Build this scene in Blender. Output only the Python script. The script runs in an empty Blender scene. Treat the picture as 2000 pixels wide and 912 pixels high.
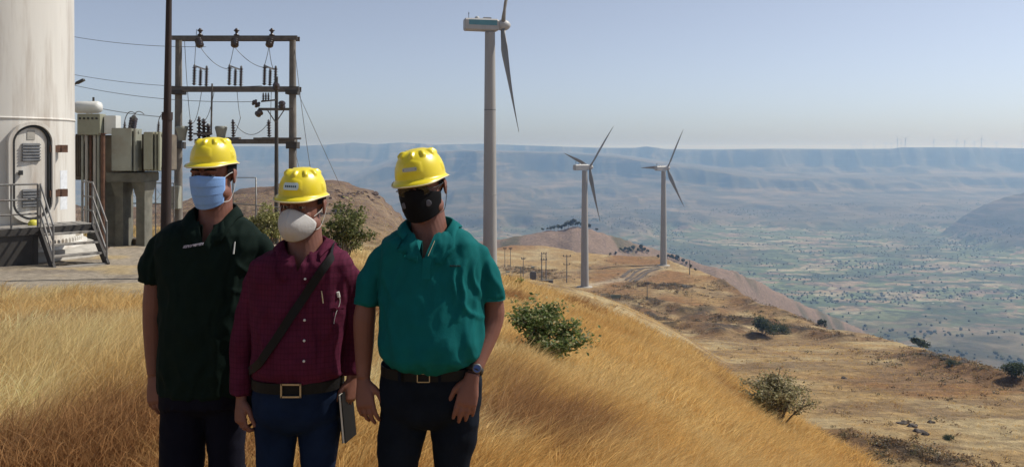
import bpy, bmesh, math, random
import numpy as np
from math import radians as RAD, sin, cos, tan, pi, atan2, sqrt
from mathutils import Vector, Matrix, noise as mnoise
random.seed(7); rng = np.random.default_rng(11)
S = bpy.context.scene
# ---------------------------------------------------------------- camera, sky, sun, exposure
F = 1570.0                       # focal length in pixels of a 2000 px wide frame
cam = bpy.data.cameras.new('camera'); camo = bpy.data.objects.new('camera', cam)
S.collection.objects.link(camo); S.camera = camo
cam.sensor_width = 36; cam.lens = 36*F/2000; cam.shift_y = -166/2000
cam.clip_start = .05; cam.clip_end = 60000
camo.location = (0, 0, 0); camo.rotation_euler = (RAD(90), 0, 0)
SUN_EL, SUN_AZ = 49.0, 68.0      # azimuth clockwise from +Y (view direction) towards +X
W = bpy.data.worlds.new('World'); S.world = W; W.use_nodes = True
nt = W.node_tree; nt.nodes.clear()
sky = nt.nodes.new('ShaderNodeTexSky'); sky.sky_type = 'NISHITA'; sky.sun_disc = False
sky.sun_elevation = RAD(SUN_EL); sky.sun_rotation = RAD(SUN_AZ)
sky.altitude = 300; sky.air_density = .72; sky.dust_density = 1.1; sky.ozone_density = 7
bg = nt.nodes.new('ShaderNodeBackground'); bg.inputs[1].default_value = .118
wo = nt.nodes.new('ShaderNodeOutputWorld')
hs = nt.nodes.new('ShaderNodeHueSaturation'); hs.inputs['Saturation'].default_value = .55
nt.links.new(sky.outputs[0], hs.inputs['Color']); nt.links.new(hs.outputs[0], bg.inputs[0]); nt.links.new(bg.outputs[0], wo.inputs[0])
sl = bpy.data.lights.new('sun', 'SUN'); sl.energy = 4.9; sl.angle = RAD(.5); sl.color = (1, .95, .87)
so = bpy.data.objects.new('sun', sl); S.collection.objects.link(so)
sd = Vector((sin(RAD(SUN_AZ))*cos(RAD(SUN_EL)), cos(RAD(SUN_AZ))*cos(RAD(SUN_EL)), sin(RAD(SUN_EL))))
so.rotation_euler = sd.to_track_quat('Z', 'Y').to_euler(); so.location = sd*50
S.view_settings.view_transform = 'Standard'; S.view_settings.look = 'None'
S.view_settings.gamma = 1; S.view_settings.exposure = 0; S.view_settings.use_curve_mapping = False
S.render.engine = 'CYCLES'
S.cycles.volume_bounces = 0; S.cycles.max_bounces = 6; S.cycles.transparent_max_bounces = 8

# ---------------------------------------------------------------- helpers
def link(o, parent=None):
    S.collection.objects.link(o)
    if parent: o.parent = parent
    return o
def tag(o, label=None, cat=None, group=None, kind=None):
    if label: o['label'] = label
    if cat: o['category'] = cat
    if group: o['group'] = group
    if kind: o['kind'] = kind
    return o
def empty(name, loc=(0,0,0), rz=0, label=None, cat=None, group=None):
    o = bpy.data.objects.new(name, None); link(o); o.location = loc; o.rotation_euler = (0,0,rz)
    o.empty_display_size = .2
    return tag(o, label, cat, group)
def P(u, v, Y): return Vector(((u-1000)/F*Y, Y, (290-v)/F*Y))
class MB:
    """collects faces for one mesh"""
    def __init__(s): s.v = []; s.f = []; s.sm = []
    def add(s, vs, fs, smooth=False):
        n = len(s.v); s.v += [tuple(p) for p in vs]; s.f += [tuple(i+n for i in f) for f in fs]; s.sm += [smooth]*len(fs); return s
    def box(s, c, size, rot=None, bev=0):
        hx, hy, hz = [a/2 for a in size]; R = rot if rot is not None else Matrix.Identity(3); c = Vector(c)
        if bev <= 0:
            vs = [c + R @ Vector((x*hx, y*hy, z*hz)) for x in (-1,1) for y in (-1,1) for z in (-1,1)]
            return s.add(vs, [(0,1,3,2),(4,6,7,5),(0,4,5,1),(2,3,7,6),(0,2,6,4),(1,5,7,3)])
        bm = bmesh.new(); bmesh.ops.create_cube(bm, size=1)
        for v in bm.verts: v.co = Vector((v.co.x*size[0], v.co.y*size[1], v.co.z*size[2]))
        bmesh.ops.bevel(bm, geom=bm.edges[:], offset=bev, segments=2, affect='EDGES')
        vs = [c + R @ v.co for v in bm.verts]; fs = [[v.index for v in f.verts] for f in bm.faces]; bm.free()
        return s.add(vs, fs)
    def bar(s, a, b, w, h=None, up=(0,0,1)):
        a = Vector(a); b = Vector(b); d = b-a; L = d.length; d.normalize(); u = Vector(up)
        if abs(d.dot(u)) > .98: u = Vector((1,0,0))
        x = d.cross(u).normalized(); z = x.cross(d)
        R = Matrix((x, d, z)).transposed()
        return s.box((a+b)/2, (w, L, h or w), R)
    def tube(s, pts, r, n=10, caps=True, smooth=True):
        pts = [Vector(p) for p in pts]; rs = r if isinstance(r, (list, tuple)) else [r]*len(pts)
        vs = []; x = None
        for i, p in enumerate(pts):
            d = (pts[min(i+1, len(pts)-1)] - pts[max(i-1, 0)]).normalized()
            if x is None:
                u = Vector((0,0,1)) if abs(d.z) < .9 else Vector((1,0,0)); x = d.cross(u).normalized()
            else: x = (x - d*x.dot(d)).normalized()
            y = d.cross(x)
            for k in range(n):
                a = 2*pi*k/n; vs.append(p + (x*cos(a) + y*sin(a))*rs[i])
        m = len(pts); fs = [(i*n+k, i*n+(k+1)%n, (i+1)*n+(k+1)%n, (i+1)*n+k) for i in range(m-1) for k in range(n)]
        s.add(vs, fs, smooth)
        if caps: s.add(vs[:n][::-1], [tuple(range(n))]); s.add(vs[-n:], [tuple(range(n))])
        return s
    def lathe(s, c, prof, n=24, axis=(0,0,1), smooth=True):
        """prof: list of (radius, height along axis)"""
        c = Vector(c); ax = Vector(axis).normalized(); u = Vector((1,0,0)) if abs(ax.x) < .9 else Vector((0,1,0))
        x = ax.cross(u).normalized(); y = ax.cross(x); vs = []
        for (r, h) in prof:
            for k in range(n):
                a = 2*pi*k/n; vs.append(c + ax*h + (x*cos(a)+y*sin(a))*r)
        fs = [(i*n+k, i*n+(k+1)%n, (i+1)*n+(k+1)%n, (i+1)*n+k) for i in range(len(prof)-1) for k in range(n)]
        s.add(vs, fs, smooth)
        if prof[0][0] > 1e-6: s.add(vs[:n][::-1], [tuple(range(n))])
        if prof[-1][0] > 1e-6: s.add(vs[-n:], [tuple(range(n))])
        return s
    def build(s, name, mat, parent=None, loc=None):
        me = bpy.data.meshes.new(name); me.from_pydata(s.v, [], s.f); me.materials.append(mat)
        me.polygons.foreach_set('use_smooth', s.sm)
        bm = bmesh.new(); bm.from_mesh(me); bmesh.ops.recalc_face_normals(bm, faces=bm.faces[:]); bm.to_mesh(me); bm.free()
        o = bpy.data.objects.new(name, me); link(o, parent)
        if loc is not None: o.location = loc
        return o
def np_mesh(name, V, Fc, mat, smooth=False, cols=None, mats=None, midx=None):
    """fast mesh from arrays; Fc (m,3) or (m,4)"""
    me = bpy.data.meshes.new(name); k = Fc.shape[1]
    me.vertices.add(len(V)); me.vertices.foreach_set('co', np.ascontiguousarray(V, dtype=np.float32).ravel())
    me.loops.add(Fc.size); me.loops.foreach_set('vertex_index', np.ascontiguousarray(Fc, dtype=np.int32).ravel())
    me.polygons.add(len(Fc)); me.polygons.foreach_set('loop_start', np.arange(0, Fc.size, k, dtype=np.int32))
    me.polygons.foreach_set('loop_total', np.full(len(Fc), k, dtype=np.int32))
    me.polygons.foreach_set('use_smooth', np.full(len(Fc), smooth))
    for m in (mats or [mat]): me.materials.append(m)
    if midx is not None: me.polygons.foreach_set('material_index', midx.astype(np.int32))
    me.update(calc_edges=True)
    if cols is not None:
        a = me.color_attributes.new('Col', 'FLOAT_COLOR', 'POINT')
        c4 = np.ones((len(V), 4), dtype=np.float32); c4[:, :3] = cols; a.data.foreach_set('color', c4.ravel())
    return me
def copy_tree(o, parent=None):
    c = o.copy(); S.collection.objects.link(c)
    if parent: c.parent = parent
    for ch in list(o.children): copy_tree(ch, c)
    return c

ORD = 'first second third fourth fifth sixth seventh eighth ninth tenth eleventh twelfth thirteenth fourteenth fifteenth sixteenth seventeenth eighteenth nineteenth twentieth'.split()
def ordw(i):
    if i < 20: return ORD[i]
    t, o = divmod(i+1, 10); return ('twentieth', 'thirtieth', 'fortieth')[t-2] if o == 0 else ('twenty', 'thirty', 'forty')[t-2]+'-'+ORD[o-1]
# materials
def mat(name, col, rough=.7, metal=0, var=.15, scale=6, bump=0, bscale=None, spec=.4, dirt=None, dscale=1.5, stretch=None, coat=0, dr=(.5, .72)):
    m = bpy.data.materials.new(name); m.use_nodes = True; t = m.node_tree; n = t.nodes; b = n['Principled BSDF']
    b.inputs['Roughness'].default_value = rough; b.inputs['Metallic'].default_value = metal
    b.inputs['Specular IOR Level'].default_value = spec
    if coat: b.inputs['Coat Weight'].default_value = coat; b.inputs['Coat Roughness'].default_value = .15
    tc = n.new('ShaderNodeTexCoord'); src = tc.outputs['Object']
    if stretch:
        mp = n.new('ShaderNodeMapping'); mp.inputs['Scale'].default_value = stretch; t.links.new(src, mp.inputs[0]); src = mp.outputs[0]
    no = n.new('ShaderNodeTexNoise'); no.inputs['Scale'].default_value = scale; no.inputs['Detail'].default_value = 6
    t.links.new(src, no.inputs['Vector'])
    mr = n.new('ShaderNodeMapRange'); mr.inputs[1].default_value = .3; mr.inputs[2].default_value = .7
    mr.inputs[3].default_value = 1-var; mr.inputs[4].default_value = 1+var; t.links.new(no.outputs[0], mr.inputs[0])
    mx = n.new('ShaderNodeVectorMath'); mx.operation = 'SCALE'; mx.inputs[0].default_value = col; t.links.new(mr.outputs[0], mx.inputs['Scale'])
    out = mx.outputs[0]
    if dirt:
        n2 = n.new('ShaderNodeTexNoise'); n2.inputs['Scale'].default_value = dscale; n2.inputs['Detail'].default_value = 8; n2.inputs['Roughness'].default_value = .65
        t.links.new(src, n2.inputs['Vector'])
        r2 = n.new('ShaderNodeMapRange'); r2.inputs[1].default_value = dr[0]; r2.inputs[2].default_value = dr[1]; r2.inputs[4].default_value = dirt[3] if len(dirt) > 3 else .8
        t.links.new(n2.outputs[0], r2.inputs[0])
        mm = n.new('ShaderNodeMix'); mm.data_type = 'RGBA'; t.links.new(r2.outputs[0], mm.inputs[0]); t.links.new(out, mm.inputs[6]); mm.inputs[7].default_value = (*dirt[:3], 1); out = mm.outputs[2]
    t.links.new(out, b.inputs['Base Color'])
    if bump:
        n3 = n.new('ShaderNodeTexNoise'); n3.inputs['Scale'].default_value = bscale or scale*4; n3.inputs['Detail'].default_value = 5; t.links.new(src, n3.inputs['Vector'])
        bp = n.new('ShaderNodeBump'); bp.inputs['Strength'].default_value = bump; bp.inputs['Distance'].default_value = .02
        t.links.new(n3.outputs[0], bp.inputs['Height']); t.links.new(bp.outputs[0], b.inputs['Normal'])
    return m

# numpy noise
_T = rng.random((256, 256))
def vn(x, y):
    xi = np.floor(x).astype(int); yi = np.floor(y).astype(int); fx = x-xi; fy = y-yi
    fx = fx*fx*(3-2*fx); fy = fy*fy*(3-2*fy)
    a = _T[xi & 255, yi & 255]; b = _T[(xi+1) & 255, yi & 255]; c = _T[xi & 255, (yi+1) & 255]; d = _T[(xi+1) & 255, (yi+1) & 255]
    return (a*(1-fx)+b*fx)*(1-fy) + (c*(1-fx)+d*fx)*fy
def fbm(x, y, o=4, g=.5):
    s = 0; a = 1; t = 0
    for i in range(o): s = s + a*vn(x*2**i+17.3*i, y*2**i+5.1*i); t += a; a *= g
    return s/t
def ridge(x, y, o=4):
    s = 0; a = 1; t = 0
    for i in range(o): s = s + a*(1-np.abs(2*vn(x*2**i+9.7*i, y*2**i+3.3*i)-1)); t += a; a *= .5
    return s/t
def sst(a, b, x): t = np.clip((x-a)/(b-a), 0, 1); return t*t*(3-2*t)
def smax(a, b, k): h = np.clip(.5+.5*(a-b)/k, 0, 1); return b*(1-h)+a*h + k*h*(1-h)
# ---------------------------------------------------------------- terrain
def U(*a): return [(u-1000)/F for u in a]
_nt = [-180,-100,-40,-33,-25,-16,-11,-5,0,4.7,8.3,12.4,16.4,21,25.5,35,60,90,140,180]
_nM = [.05,.03,.046,.047,.05,.062,.072,.095,.106,.133,.157,.186,.230,.276,.320,.37,.40,.34,.14,.05]
def near(x, y):
    r = np.hypot(x, y); th = np.degrees(np.arctan2(x, y))
    M = np.interp(th, _nt, _nM); D = np.interp(th, [-60,-30,-14,-6,180], [34,34,26,22,22])
    k = np.interp(th, [-60,-14,-6,180], [.0012,.0035,.009,.012])
    z = -1.5 - r*M - k*np.clip(r-D, 0, None)**2
    g = sst(2, 6, r)
    return z + g*(.16*(fbm(x/3.1, y/3.1, 3)-.5) + .05*(fbm(x*1.3, y*1.3, 3)-.5))
_rs = [-1.5,-.6,-.1,0,.04,.06,.08,.12,.18,.21,.245,.269,.288,.316,.359,.397,.439,.52,.572,.637,.9,1.5,4]
_ry = [300,300,420,496,496,480,462,452,447,415,381,348,316,290,268,255,241,187,164,137,95,60,25]
_au = U(-600,0,150,280,400,480,540,600,650,700,740,760,800,850,900,940,1000,1100)
_av = [380,400,405,405,388,374,362,357,354,362,378,398,440,475,500,535,620,800]
_bu = U(700,900,980,1044,1090,1118,1146,1184,1240,1277,1330,1400,1450,1500,1550,1620,1700,1800)
_bv = [480,478,467,458,448,444,447,456,473,484,502,522,534,560,586,614,652,740]
_by = [780,780,780,790,800,800,805,815,835,850,840,820,850,900,950,1020,1100,1150]
_cu = U(1700,1800,1845,1885,1930,1965,2000,2300)
_cv = [500,466,442,418,396,384,376,345]
_du = U(-400,560,640,700,760,800,840,900,1000,1100,1200,1300,1500)
_dv = [470,420,375,345,320,306,298,294,296,299,305,318,340]
_eu = U(-800,0,300,600,640,690,730,790,850,940,1050,1180,1240,1262,1285,1300,1400,1500,1650,1740,1760,1900,2000,2600)
_ev = [284,286,286,285,283,279,282,279,283,281,285,289,289,286,289,292,293,291,292,291,288,288,290,290]
def yv(v):
    t = (v-290)/F; return 19.6/(t-.148) if t > .2232 else 58.4/t
BANKS = [([(1050,566),(1130,592),(1200,607),(1270,624),(1330,641),(1400,650)], 11, 3.0, 1),
    ([(1185,585),(1240,590),(1300,600),(1360,612),(1400,630),(1470,640)], 9, 2.4, .9),
    ([(1395,628),(1470,640),(1560,645),(1660,662)], 6, 1.6, 1), ([(1240,558),(1290,562),(1340,566)], 7, 1.2, .8),
    ([(1640,856),(1700,874),(1790,893),(1870,915)], 3.2, .7, .9), ([(1800,700),(1880,722),(1990,756)], 6, 1.6, 1),
    ([(1420,548),(1470,580),(1540,612),(1600,622)], 8, 1.5, .7), ([(990,520),(1050,528),(1090,545)], 7, .8, .6)]
def bank(x, y, j):
    pts, w, h, c = BANKS[j]; best = np.full(np.shape(x), 1e9); sgn = np.zeros(np.shape(x)); Pn = [((u-1000)/F*yv(v), yv(v)) for u, v in pts]
    xx = x+w*1.2*(fbm(x/18+j, y/18, 3)-.5)*2; yy = y+w*1.6*(fbm(x/15, y/15+j, 3)-.5)*2
    for (px, py), (qx, qy) in zip(Pn, Pn[1:]):
        dx, dy = qx-px, qy-py; t = np.clip(((xx-px)*dx+(yy-py)*dy)/(dx*dx+dy*dy), 0, 1); d = np.hypot(xx-px-t*dx, yy-py-t*dy); k = d < best
        best = np.where(k, d, best)
    return best/w
def H(x, y):
    x = np.asarray(x, float); y = np.asarray(y, float)
    yy = np.maximum(y, 1.0); s = x/yy
    n = near(x, y)
    # plateau field below the ridge
    zp = np.where(y < 260, -19.6-.148*y, -58.1-.012*(y-260)); zp = np.minimum(zp, -10)
    r = np.hypot(x, y)
    big = sst(50, 120, r)
    zp = zp + 5*(fbm(x/70+3, y/70, 3)-.5)*sst(90, 200, r)*(.4) + 1.0*(fbm(x/14, y/14, 3)-.5)
    # low earth bank / gullies across the plateau
    lump = ridge(x/60+2, y/34+1, 4); zp = zp + 2.6*(lump-.6)*sst(120, 180, y)*sst(.02, .1, s)*(1-sst(.30,.42,s)*.6)
    if np.any((y > 60) & (y < 600)):
        for j, (pts, w_, h_, c_) in enumerate(BANKS): zp = zp + h_*np.exp(-bank(x, y, j)**2*1.6)*sst(50, 70, y)
    yr = np.interp(s, _rs, _ry)
    d = y-yr + 22*(fbm(x/40+8, y/40, 3)-.5)
    dd = np.clip(d, 0, None); zr = zp - .62*dd*dd/(dd+22) - 20*(ridge(x/90, y/160, 3)-.5)*sst(30, 160, dd)
    m = zr
    # rocky hill on the left
    zt = -(np.interp(s, _au, _av)-290)/F*240
    f0 = -2.2-.100*np.clip(y, 0, 110) - .02*np.clip(y-110,0,None)
    f = f0 + (zt-f0)*sst(70, 240, y)
    f = np.where(y > 240, zt-.55*(y-240)**2/((y-240)+15), f)
    ff = f + (3.5*(fbm(x/26, y/26, 4)-.5)+1.6*(ridge(x/9, y/9, 4)-.5))*sst(60, 130, y)
    lv = ff/2.3+.6*fbm(x/40+2, y/40, 2); fl = np.floor(lv); ter = (fl+sst(.55, .95, lv-fl)-.6*fbm(x/40+2, y/40, 2))*2.3      # basalt ledges
    f = ff*.45+ter*.55; f = np.where(y < 150, ff, f)
    lf = sst(.0, -.045, s)
    m = np.where(lf > 0, m*(1-lf)+smax(m, f, 4)*lf, m)
    # turbine mound
    dt = np.hypot(x+4.6, y-159); m = smax(m, -26.3-(dt/9)**2*.6, 1.5)
    # spur beyond the rim
    zb = -(np.interp(s, _bu, _bv)-290)/F*np.interp(s, _bu, _by); db = y-np.interp(s, _bu, _by)
    gl = ridge((x+.55*y)/62, (y-.3*x)/420, 3)
    spur = zb - np.abs(db)**1.15*.24 - (30*(gl-.55))*sst(0, 120, np.abs(db)) - 5*(fbm(x/25, y/25, 3)-.5)
    m = smax(m, np.where(y > 520, spur, -400), 5)
    # valley
    val = -380 + 10*(fbm(x/500, y/500, 3)-.5) + 140*(1-sst(1000, 2300, r))*fbm(x/300, y/300, 4)
    m = smax(m, val, 20)
    zc = -(np.interp(s, _cu, _cv)-290)/F*3500; c = zc - np.abs(y-3500)*.28 - 60*(ridge(x/330+4, y/330, 4)-.5)*sst(0, 300, np.abs(y-3500)) - 170*(1-sst(.36, .58, s))
    m = smax(m, np.where(s > .3, c, -500), 12)
    def wall(uu, vv, Y, run, sd, foot):
        zt = -(np.interp(s, uu, vv)-290)/F*Y
        gy = (ridge(x/1100+sd, y/2600, 4)-.55)*run*.50 + (fbm(x/260+sd, y/260, 3)-.5)*run*.10 + (ridge(x/330+sd, y/1500, 3)-.55)*run*.12 + (fbm(x/100+sd, y/260, 3)-.5)*run*.06
        t = (y-(Y-run)+gy*sst(0,.25,(Y-y)/run))/run; t = np.clip(t, 0, 1)
        n = 4.0; q = t*n; st = np.floor(q); fr = q-st; stp = (st+sst(.72, 1, fr)*.85+fr*.15)/n
        t2 = np.clip(t/.76, 0, 1); q = t2*3.0; st = np.floor(q); fr = q-st; stp = np.clip((st+sst(.66, 1, fr)*.8+fr*.2)/3.0, 0, 1)
        low = .60*(.6*stp+.4*t2); cl = sst(.77, .84, t)
        h = -385 + (zt+385)*np.clip(low+(.36*cl)+.04*t, 0, 1)
        return h
    m = smax(m, wall(_du, _dv, 6000, 2700, 3.7, 0), 10)
    m = smax(m, wall(_eu, _ev, np.interp(s, [0,.1,.25], [8600,8200,7000]), 2800, 8.1, 0), 10)
    # beside and behind the camera keep near hill only
    side = sst(.2, .6, y/np.maximum(r, .1))
    m = m*side + (-40-.12*np.clip(r,0,3000))*(1-side)
    out = smax(n, m, .8)
    return np.where(r < 20, n, out)
def Hs(x, y): return float(H(np.array([x]), np.array([y]))[0])

th = np.radians(np.concatenate([np.arange(-180, -40, 3.5), np.arange(-40, -35, .5), np.arange(-35, 35.01, .1), np.arange(35.5, 40, .5), np.arange(41, 180, 3.5)]))
rr = np.concatenate([[.25], np.geomspace(.6, 60, 260)[:-1], np.geomspace(60, 1300, 360)[:-1], np.geomspace(1300, 15000, 420)])
R2, T2 = np.meshgrid(rr, th, indexing='ij'); X = R2*np.sin(T2); Y = R2*np.cos(T2); Z = H(X, Y)
nt_, nr_ = len(th), len(rr)
# base colours of the land (what grows or lies there), per vertex
def mixc(a, b, t): return a*(1-t[..., None]) + np.array(b)*t[..., None]
def land_colour(X, Y, Z):
    s = X/np.maximum(Y, 1); r = np.hypot(X, Y)
    gx = np.gradient(Z, axis=0)/np.maximum(np.gradient(R2, axis=0), 1e-3)
    steep = np.abs(gx)
    C = np.ones(X.shape+(3,))*np.array((.34, .215, .085))
    n1 = fbm(X/9, Y/9, 4); n2 = fbm(X/33+5, Y/33, 4); n3 = fbm(X/130+1, Y/130+9, 4)
    C = mixc(C, (.42, .30, .14), sst(.4, .7, n1)); 
    pl = sst(55, 90, r)
    C2 = np.ones_like(C)*np.array((.35, .235, .105))
    C2 = mixc(C2, (.42, .32, .17), sst(.4, .65, n1)); C2 = mixc(C2, (.25, .135, .055), sst(.5, .68, n2))
    C2 = mixc(C2, (.20, .13, .07), .75*sst(.62, .8, ridge(X/24, Y/11, 4))*sst(.35,.6,n3))
    C = C*(1-pl[..., None])+C2*pl[..., None]
    # gravel yard around the white tower
    yard = sst(11.0, 11.8, Y+.5*(n1-.5))*(1-sst(26.5, 27.5, Y))*sst(-.20, -.27, s)
    C = mixc(C, (.30, .255, .195), yard); C = mixc(C, (.17, .14, .11), .6*yard*sst(.5, .66, fbm(X*1.3, Y*1.3, 4))); C = mixc(C, (.40, .30, .15), .7*yard*sst(.56, .68, fbm(X/1.6+4, Y/1.6, 4)))
    # rock and scrub on the red hill
    hl = sst(.0, -.05, s)*sst(90, 140, Y)*(1-sst(300, 340, Y))
    C = mixc(C, (.165, .112, .082), hl*.9); C = mixc(C, (.24,.175,.115), hl*.7*sst(.45,.65,fbm(X/18+7, Y/9, 4))); C = mixc(C, (.13, .095, .075), hl*.8*sst(.56, .68, fbm(X/11, Y/5, 4))*sst(170, 215, Y))
    # steep banks and slopes beyond the rim: grey-brown earth
    out = sst(0, 30, Y-np.interp(s, _rs, _ry))*pl
    C = mixc(C, (.23, .165, .125), out)
    C = mixc(C, (.10, .095, .06), out*.85*sst(.50, .66, fbm(X/28, Y/28, 4)))
    C = mixc(C, (.15, .10, .06), (1-out)*pl*sst(.3, .6, steep)*.7)
    for j, (pts, w_, h_, c_) in enumerate(BANKS):
        bb = bank(X, Y, j); nn_ = fbm(X/6+j, Y/5, 4)
        C = mixc(C, (.17, .095, .045), .85*c_*(1-sst(.7, 1.5, bb))*sst(.36, .54, fbm(X/9+3*j, Y/7, 4))*pl); C = mixc(C, (.06, .045, .03), .9*c_*(1-sst(.35, .8, bb))*sst(.44, .58, nn_)*pl)
    # tracks near the far turbine
    def band(px, py, qx, qy, w):
        dx, dy = qx-px, qy-py; L2 = dx*dx+dy*dy; t = np.clip(((X-px)*dx+(Y-py)*dy)/L2, 0, 1)
        return 1-sst(w*.6, w, np.hypot(X-px-t*dx, Y-py-t*dy))
    a = P(1300,517,413)
    for (u0, v0, u1, v1, w, c) in ((1130,560,1215,549,2.6,(.42,.34,.24)),(1225,545,1285,521,9,(.34,.27,.18)),(1130,561,1215,550,2.6,(.42,.34,.24))):
        Ya = 58.5/((v0-290)/F)/1.0; Yb = 59.8/((v1-290)/F)
        A = ((u0-1000)/F*Ya, Ya); B = ((u1-1000)/F*Yb, Yb)
        C = mixc(C, c, (.95 if c[0] < .2 else .5)*band(A[0], A[1], B[0], B[1], w))
    return C
C = land_colour(X, Y, Z)
V = np.stack([X, Y, Z], -1)
def land_mat(name, kind):
    m = bpy.data.materials.new(name); m.use_nodes = True; t = m.node_tree; n = t.nodes; b = n['Principled BSDF']; L = t.links.new
    b.inputs['Roughness'].default_value = .95; b.inputs['Specular IOR Level'].default_value = .15
    at = n.new('ShaderNodeVertexColor'); at.layer_name = 'Col'; g = n.new('ShaderNodeNewGeometry')
    def noise(sc, det=6, st=None, rough=.6):
        x = n.new('ShaderNodeTexNoise'); x.inputs['Scale'].default_value = sc; x.inputs['Detail'].default_value = det; x.inputs['Roughness'].default_value = rough
        if st:
            mp = n.new('ShaderNodeMapping'); mp.inputs['Scale'].default_value = st; L(g.outputs['Position'], mp.inputs[0]); L(mp.outputs[0], x.inputs['Vector'])
        else: L(g.outputs['Position'], x.inputs['Vector'])
        return x.outputs[0]
    def rng_(src, a, b_, c, d):
        x = n.new('ShaderNodeMapRange'); x.inputs[1].default_value = a; x.inputs[2].default_value = b_; x.inputs[3].default_value = c; x.inputs[4].default_value = d; L(src, x.inputs[0]); return x.outputs[0]
    def mul(c, f):
        x = n.new('ShaderNodeVectorMath'); x.operation = 'SCALE'; L(c, x.inputs[0]); L(f, x.inputs['Scale']); return x.outputs[0]
    def mix(f, a, col):
        x = n.new('ShaderNodeMix'); x.data_type = 'RGBA'; L(f, x.inputs[0]); L(a, x.inputs[6])
        if isinstance(col, tuple): x.inputs[7].default_value = (*col, 1)
        else: L(col, x.inputs[7])
        return x.outputs[2]
    c = at.outputs[0]
    if kind == 'ground':
        c = mul(c, rng_(noise(9), .3, .7, .6, 1.35)); c = mul(c, rng_(noise(60), .3, .7, .7, 1.25)); bs, bd = noise(40), .04
    elif kind == 'plateau':
        c = mul(c, rng_(noise(.6, 8), .3, .7, .62, 1.3)); c = mul(c, rng_(noise(.16, 5, (1, 3.2, 1)), .35, .65, .82, 1.15))
        c = mix(rng_(noise(.28, 8, (1, 2.4, 1), .75), .57, .68, 0, .8), c, (.15, .095, .05)); c = mix(rng_(noise(1.3, 6, (1, 1.6, 1), .75), .62, .70, 0, .7), c, (.10, .08, .04)); c = mix(rng_(noise(.5, 7, (1, 3, 1), .75), .60, .70, 0, .6), c, (.46, .36, .21))
        bs, bd = noise(1.2, 9, None, .7), 1.0
    else:
        # patchwork of fields on the valley floor, scrub and bare ledges on its slopes
        vo = n.new('ShaderNodeTexVoronoi'); vo.inputs['Scale'].default_value = .017; vo.inputs['Randomness'].default_value = .85; vo.distance = 'CHEBYCHEV'
        mp = n.new('ShaderNodeMapping'); mp.inputs['Rotation'].default_value = (0,0,.4); mp.inputs['Scale'].default_value = (.8, 1.5, 0)
        L(g.outputs['Position'], mp.inputs[0]); L(mp.outputs[0], vo.inputs['Vector'])
        sp = n.new('ShaderNodeSeparateColor'); L(vo.outputs['Color'], sp.inputs[0])
        cr = n.new('ShaderNodeValToRGB'); L(sp.outputs[0], cr.inputs[0]); e = cr.color_ramp; e.interpolation = 'CONSTANT'
        e.elements[0].position = 0; e.elements[0].color = (.07,.095,.05,1); e.elements[1].position = .2; e.elements[1].color = (.14,.165,.085,1)
        for p_, cc in ((.34,(.26,.20,.13)),(.48,(.095,.13,.065)),(.6,(.27,.23,.15)),(.7,(.13,.165,.08)),(.87,(.30,.28,.19)),(.92,(.19,.14,.10))):
            q = e.elements.new(p_); q.color = (*cc, 1)
        fc = cr.outputs[0]
        vt = n.new('ShaderNodeTexVoronoi'); vt.inputs['Scale'].default_value = .03; L(g.outputs['Position'], vt.inputs['Vector'])
        fc = mix(rng_(vt.outputs[0], .22, .36, .8, 0), fc, (.03,.045,.022))
        fc = mix(rng_(noise(.0022, 6), .50, .60, 0, .8), fc, (.05,.065,.03))
        fc = mix(rng_(noise(.012, 9, None, .75), .53, .58, 0, .85), fc, (.035,.05,.028))
        fc = mix(rng_(noise(.006, 8), .60, .68, 0, .7), fc, (.22,.17,.12))
        fc = mul(fc, rng_(noise(.05, 6), .3, .7, .55, 1.35))
        v3 = n.new('ShaderNodeTexVoronoi'); v3.inputs['Scale'].default_value = .045; L(g.outputs['Position'], v3.inputs['Vector'])
        hs_ = n.new('ShaderNodeMath'); hs_.operation = 'MULTIPLY'; L(rng_(v3.outputs[0], .10, .16, 1, 0), hs_.inputs[0]); L(rng_(noise(.0035, 4), .56, .62, 0, 1), hs_.inputs[1]); fc = mix(hs_.outputs[0], fc, (.6,.58,.52))
        sep = n.new('ShaderNodeSeparateXYZ'); L(g.outputs['Position'], sep.inputs[0])
        # slopes
        sc = mul(c, rng_(noise(.01, 9, None, .7), .3, .7, .6, 1.3))
        sc = mix(rng_(noise(.006, 9, (1, 1.4, 3), .7), .48, .56, 0, .7), sc, (.035,.04,.022))
        sc = mix(rng_(noise(.0016, 8, (1, 1, 16), .65), .54, .62, 0, .7), sc, (.21,.165,.11)); sc = mix(rng_(noise(.0021, 8, (1, 1, 22), .6), .54, .60, 0, .7), sc, (.03,.035,.02))
        c = mix(rng_(sep.outputs[2], -372, -335, 0, 1), fc, sc)
        bs, bd = noise(.02, 9), 10
    L(c, b.inputs['Base Color'])
    bp = n.new('ShaderNodeBump'); bp.inputs['Strength'].default_value = .8; bp.inputs['Distance'].default_value = bd; L(bs, bp.inputs['Height']); L(bp.outputs[0], b.inputs['Normal'])
    return m
def sheet(name, i0, i1, m, col):
    ni = i1-i0; v = V[i0:i1].reshape(-1, 3); c = col[i0:i1].reshape(-1, 3)
    a, b = np.meshgrid(np.arange(ni-1), np.arange(nt_), indexing='ij'); b2 = (b+1) % nt_
    f = np.stack([a*nt_+b, (a+1)*nt_+b, (a+1)*nt_+b2, a*nt_+b2], -1).reshape(-1, 4)[:, ::-1]
    if i0 == 0:
        pass
    o = bpy.data.objects.new(name, np_mesh(name, v, f, m, True, c)); link(o); tag(o, kind='structure'); return o
i60 = int(np.searchsorted(rr, 59.99)); i13 = int(np.searchsorted(rr, 1299.9))
Cv = C.copy(); far = sst(1100, 1500, R2); Cv = mixc(Cv, (.115, .095, .055), far)
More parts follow.
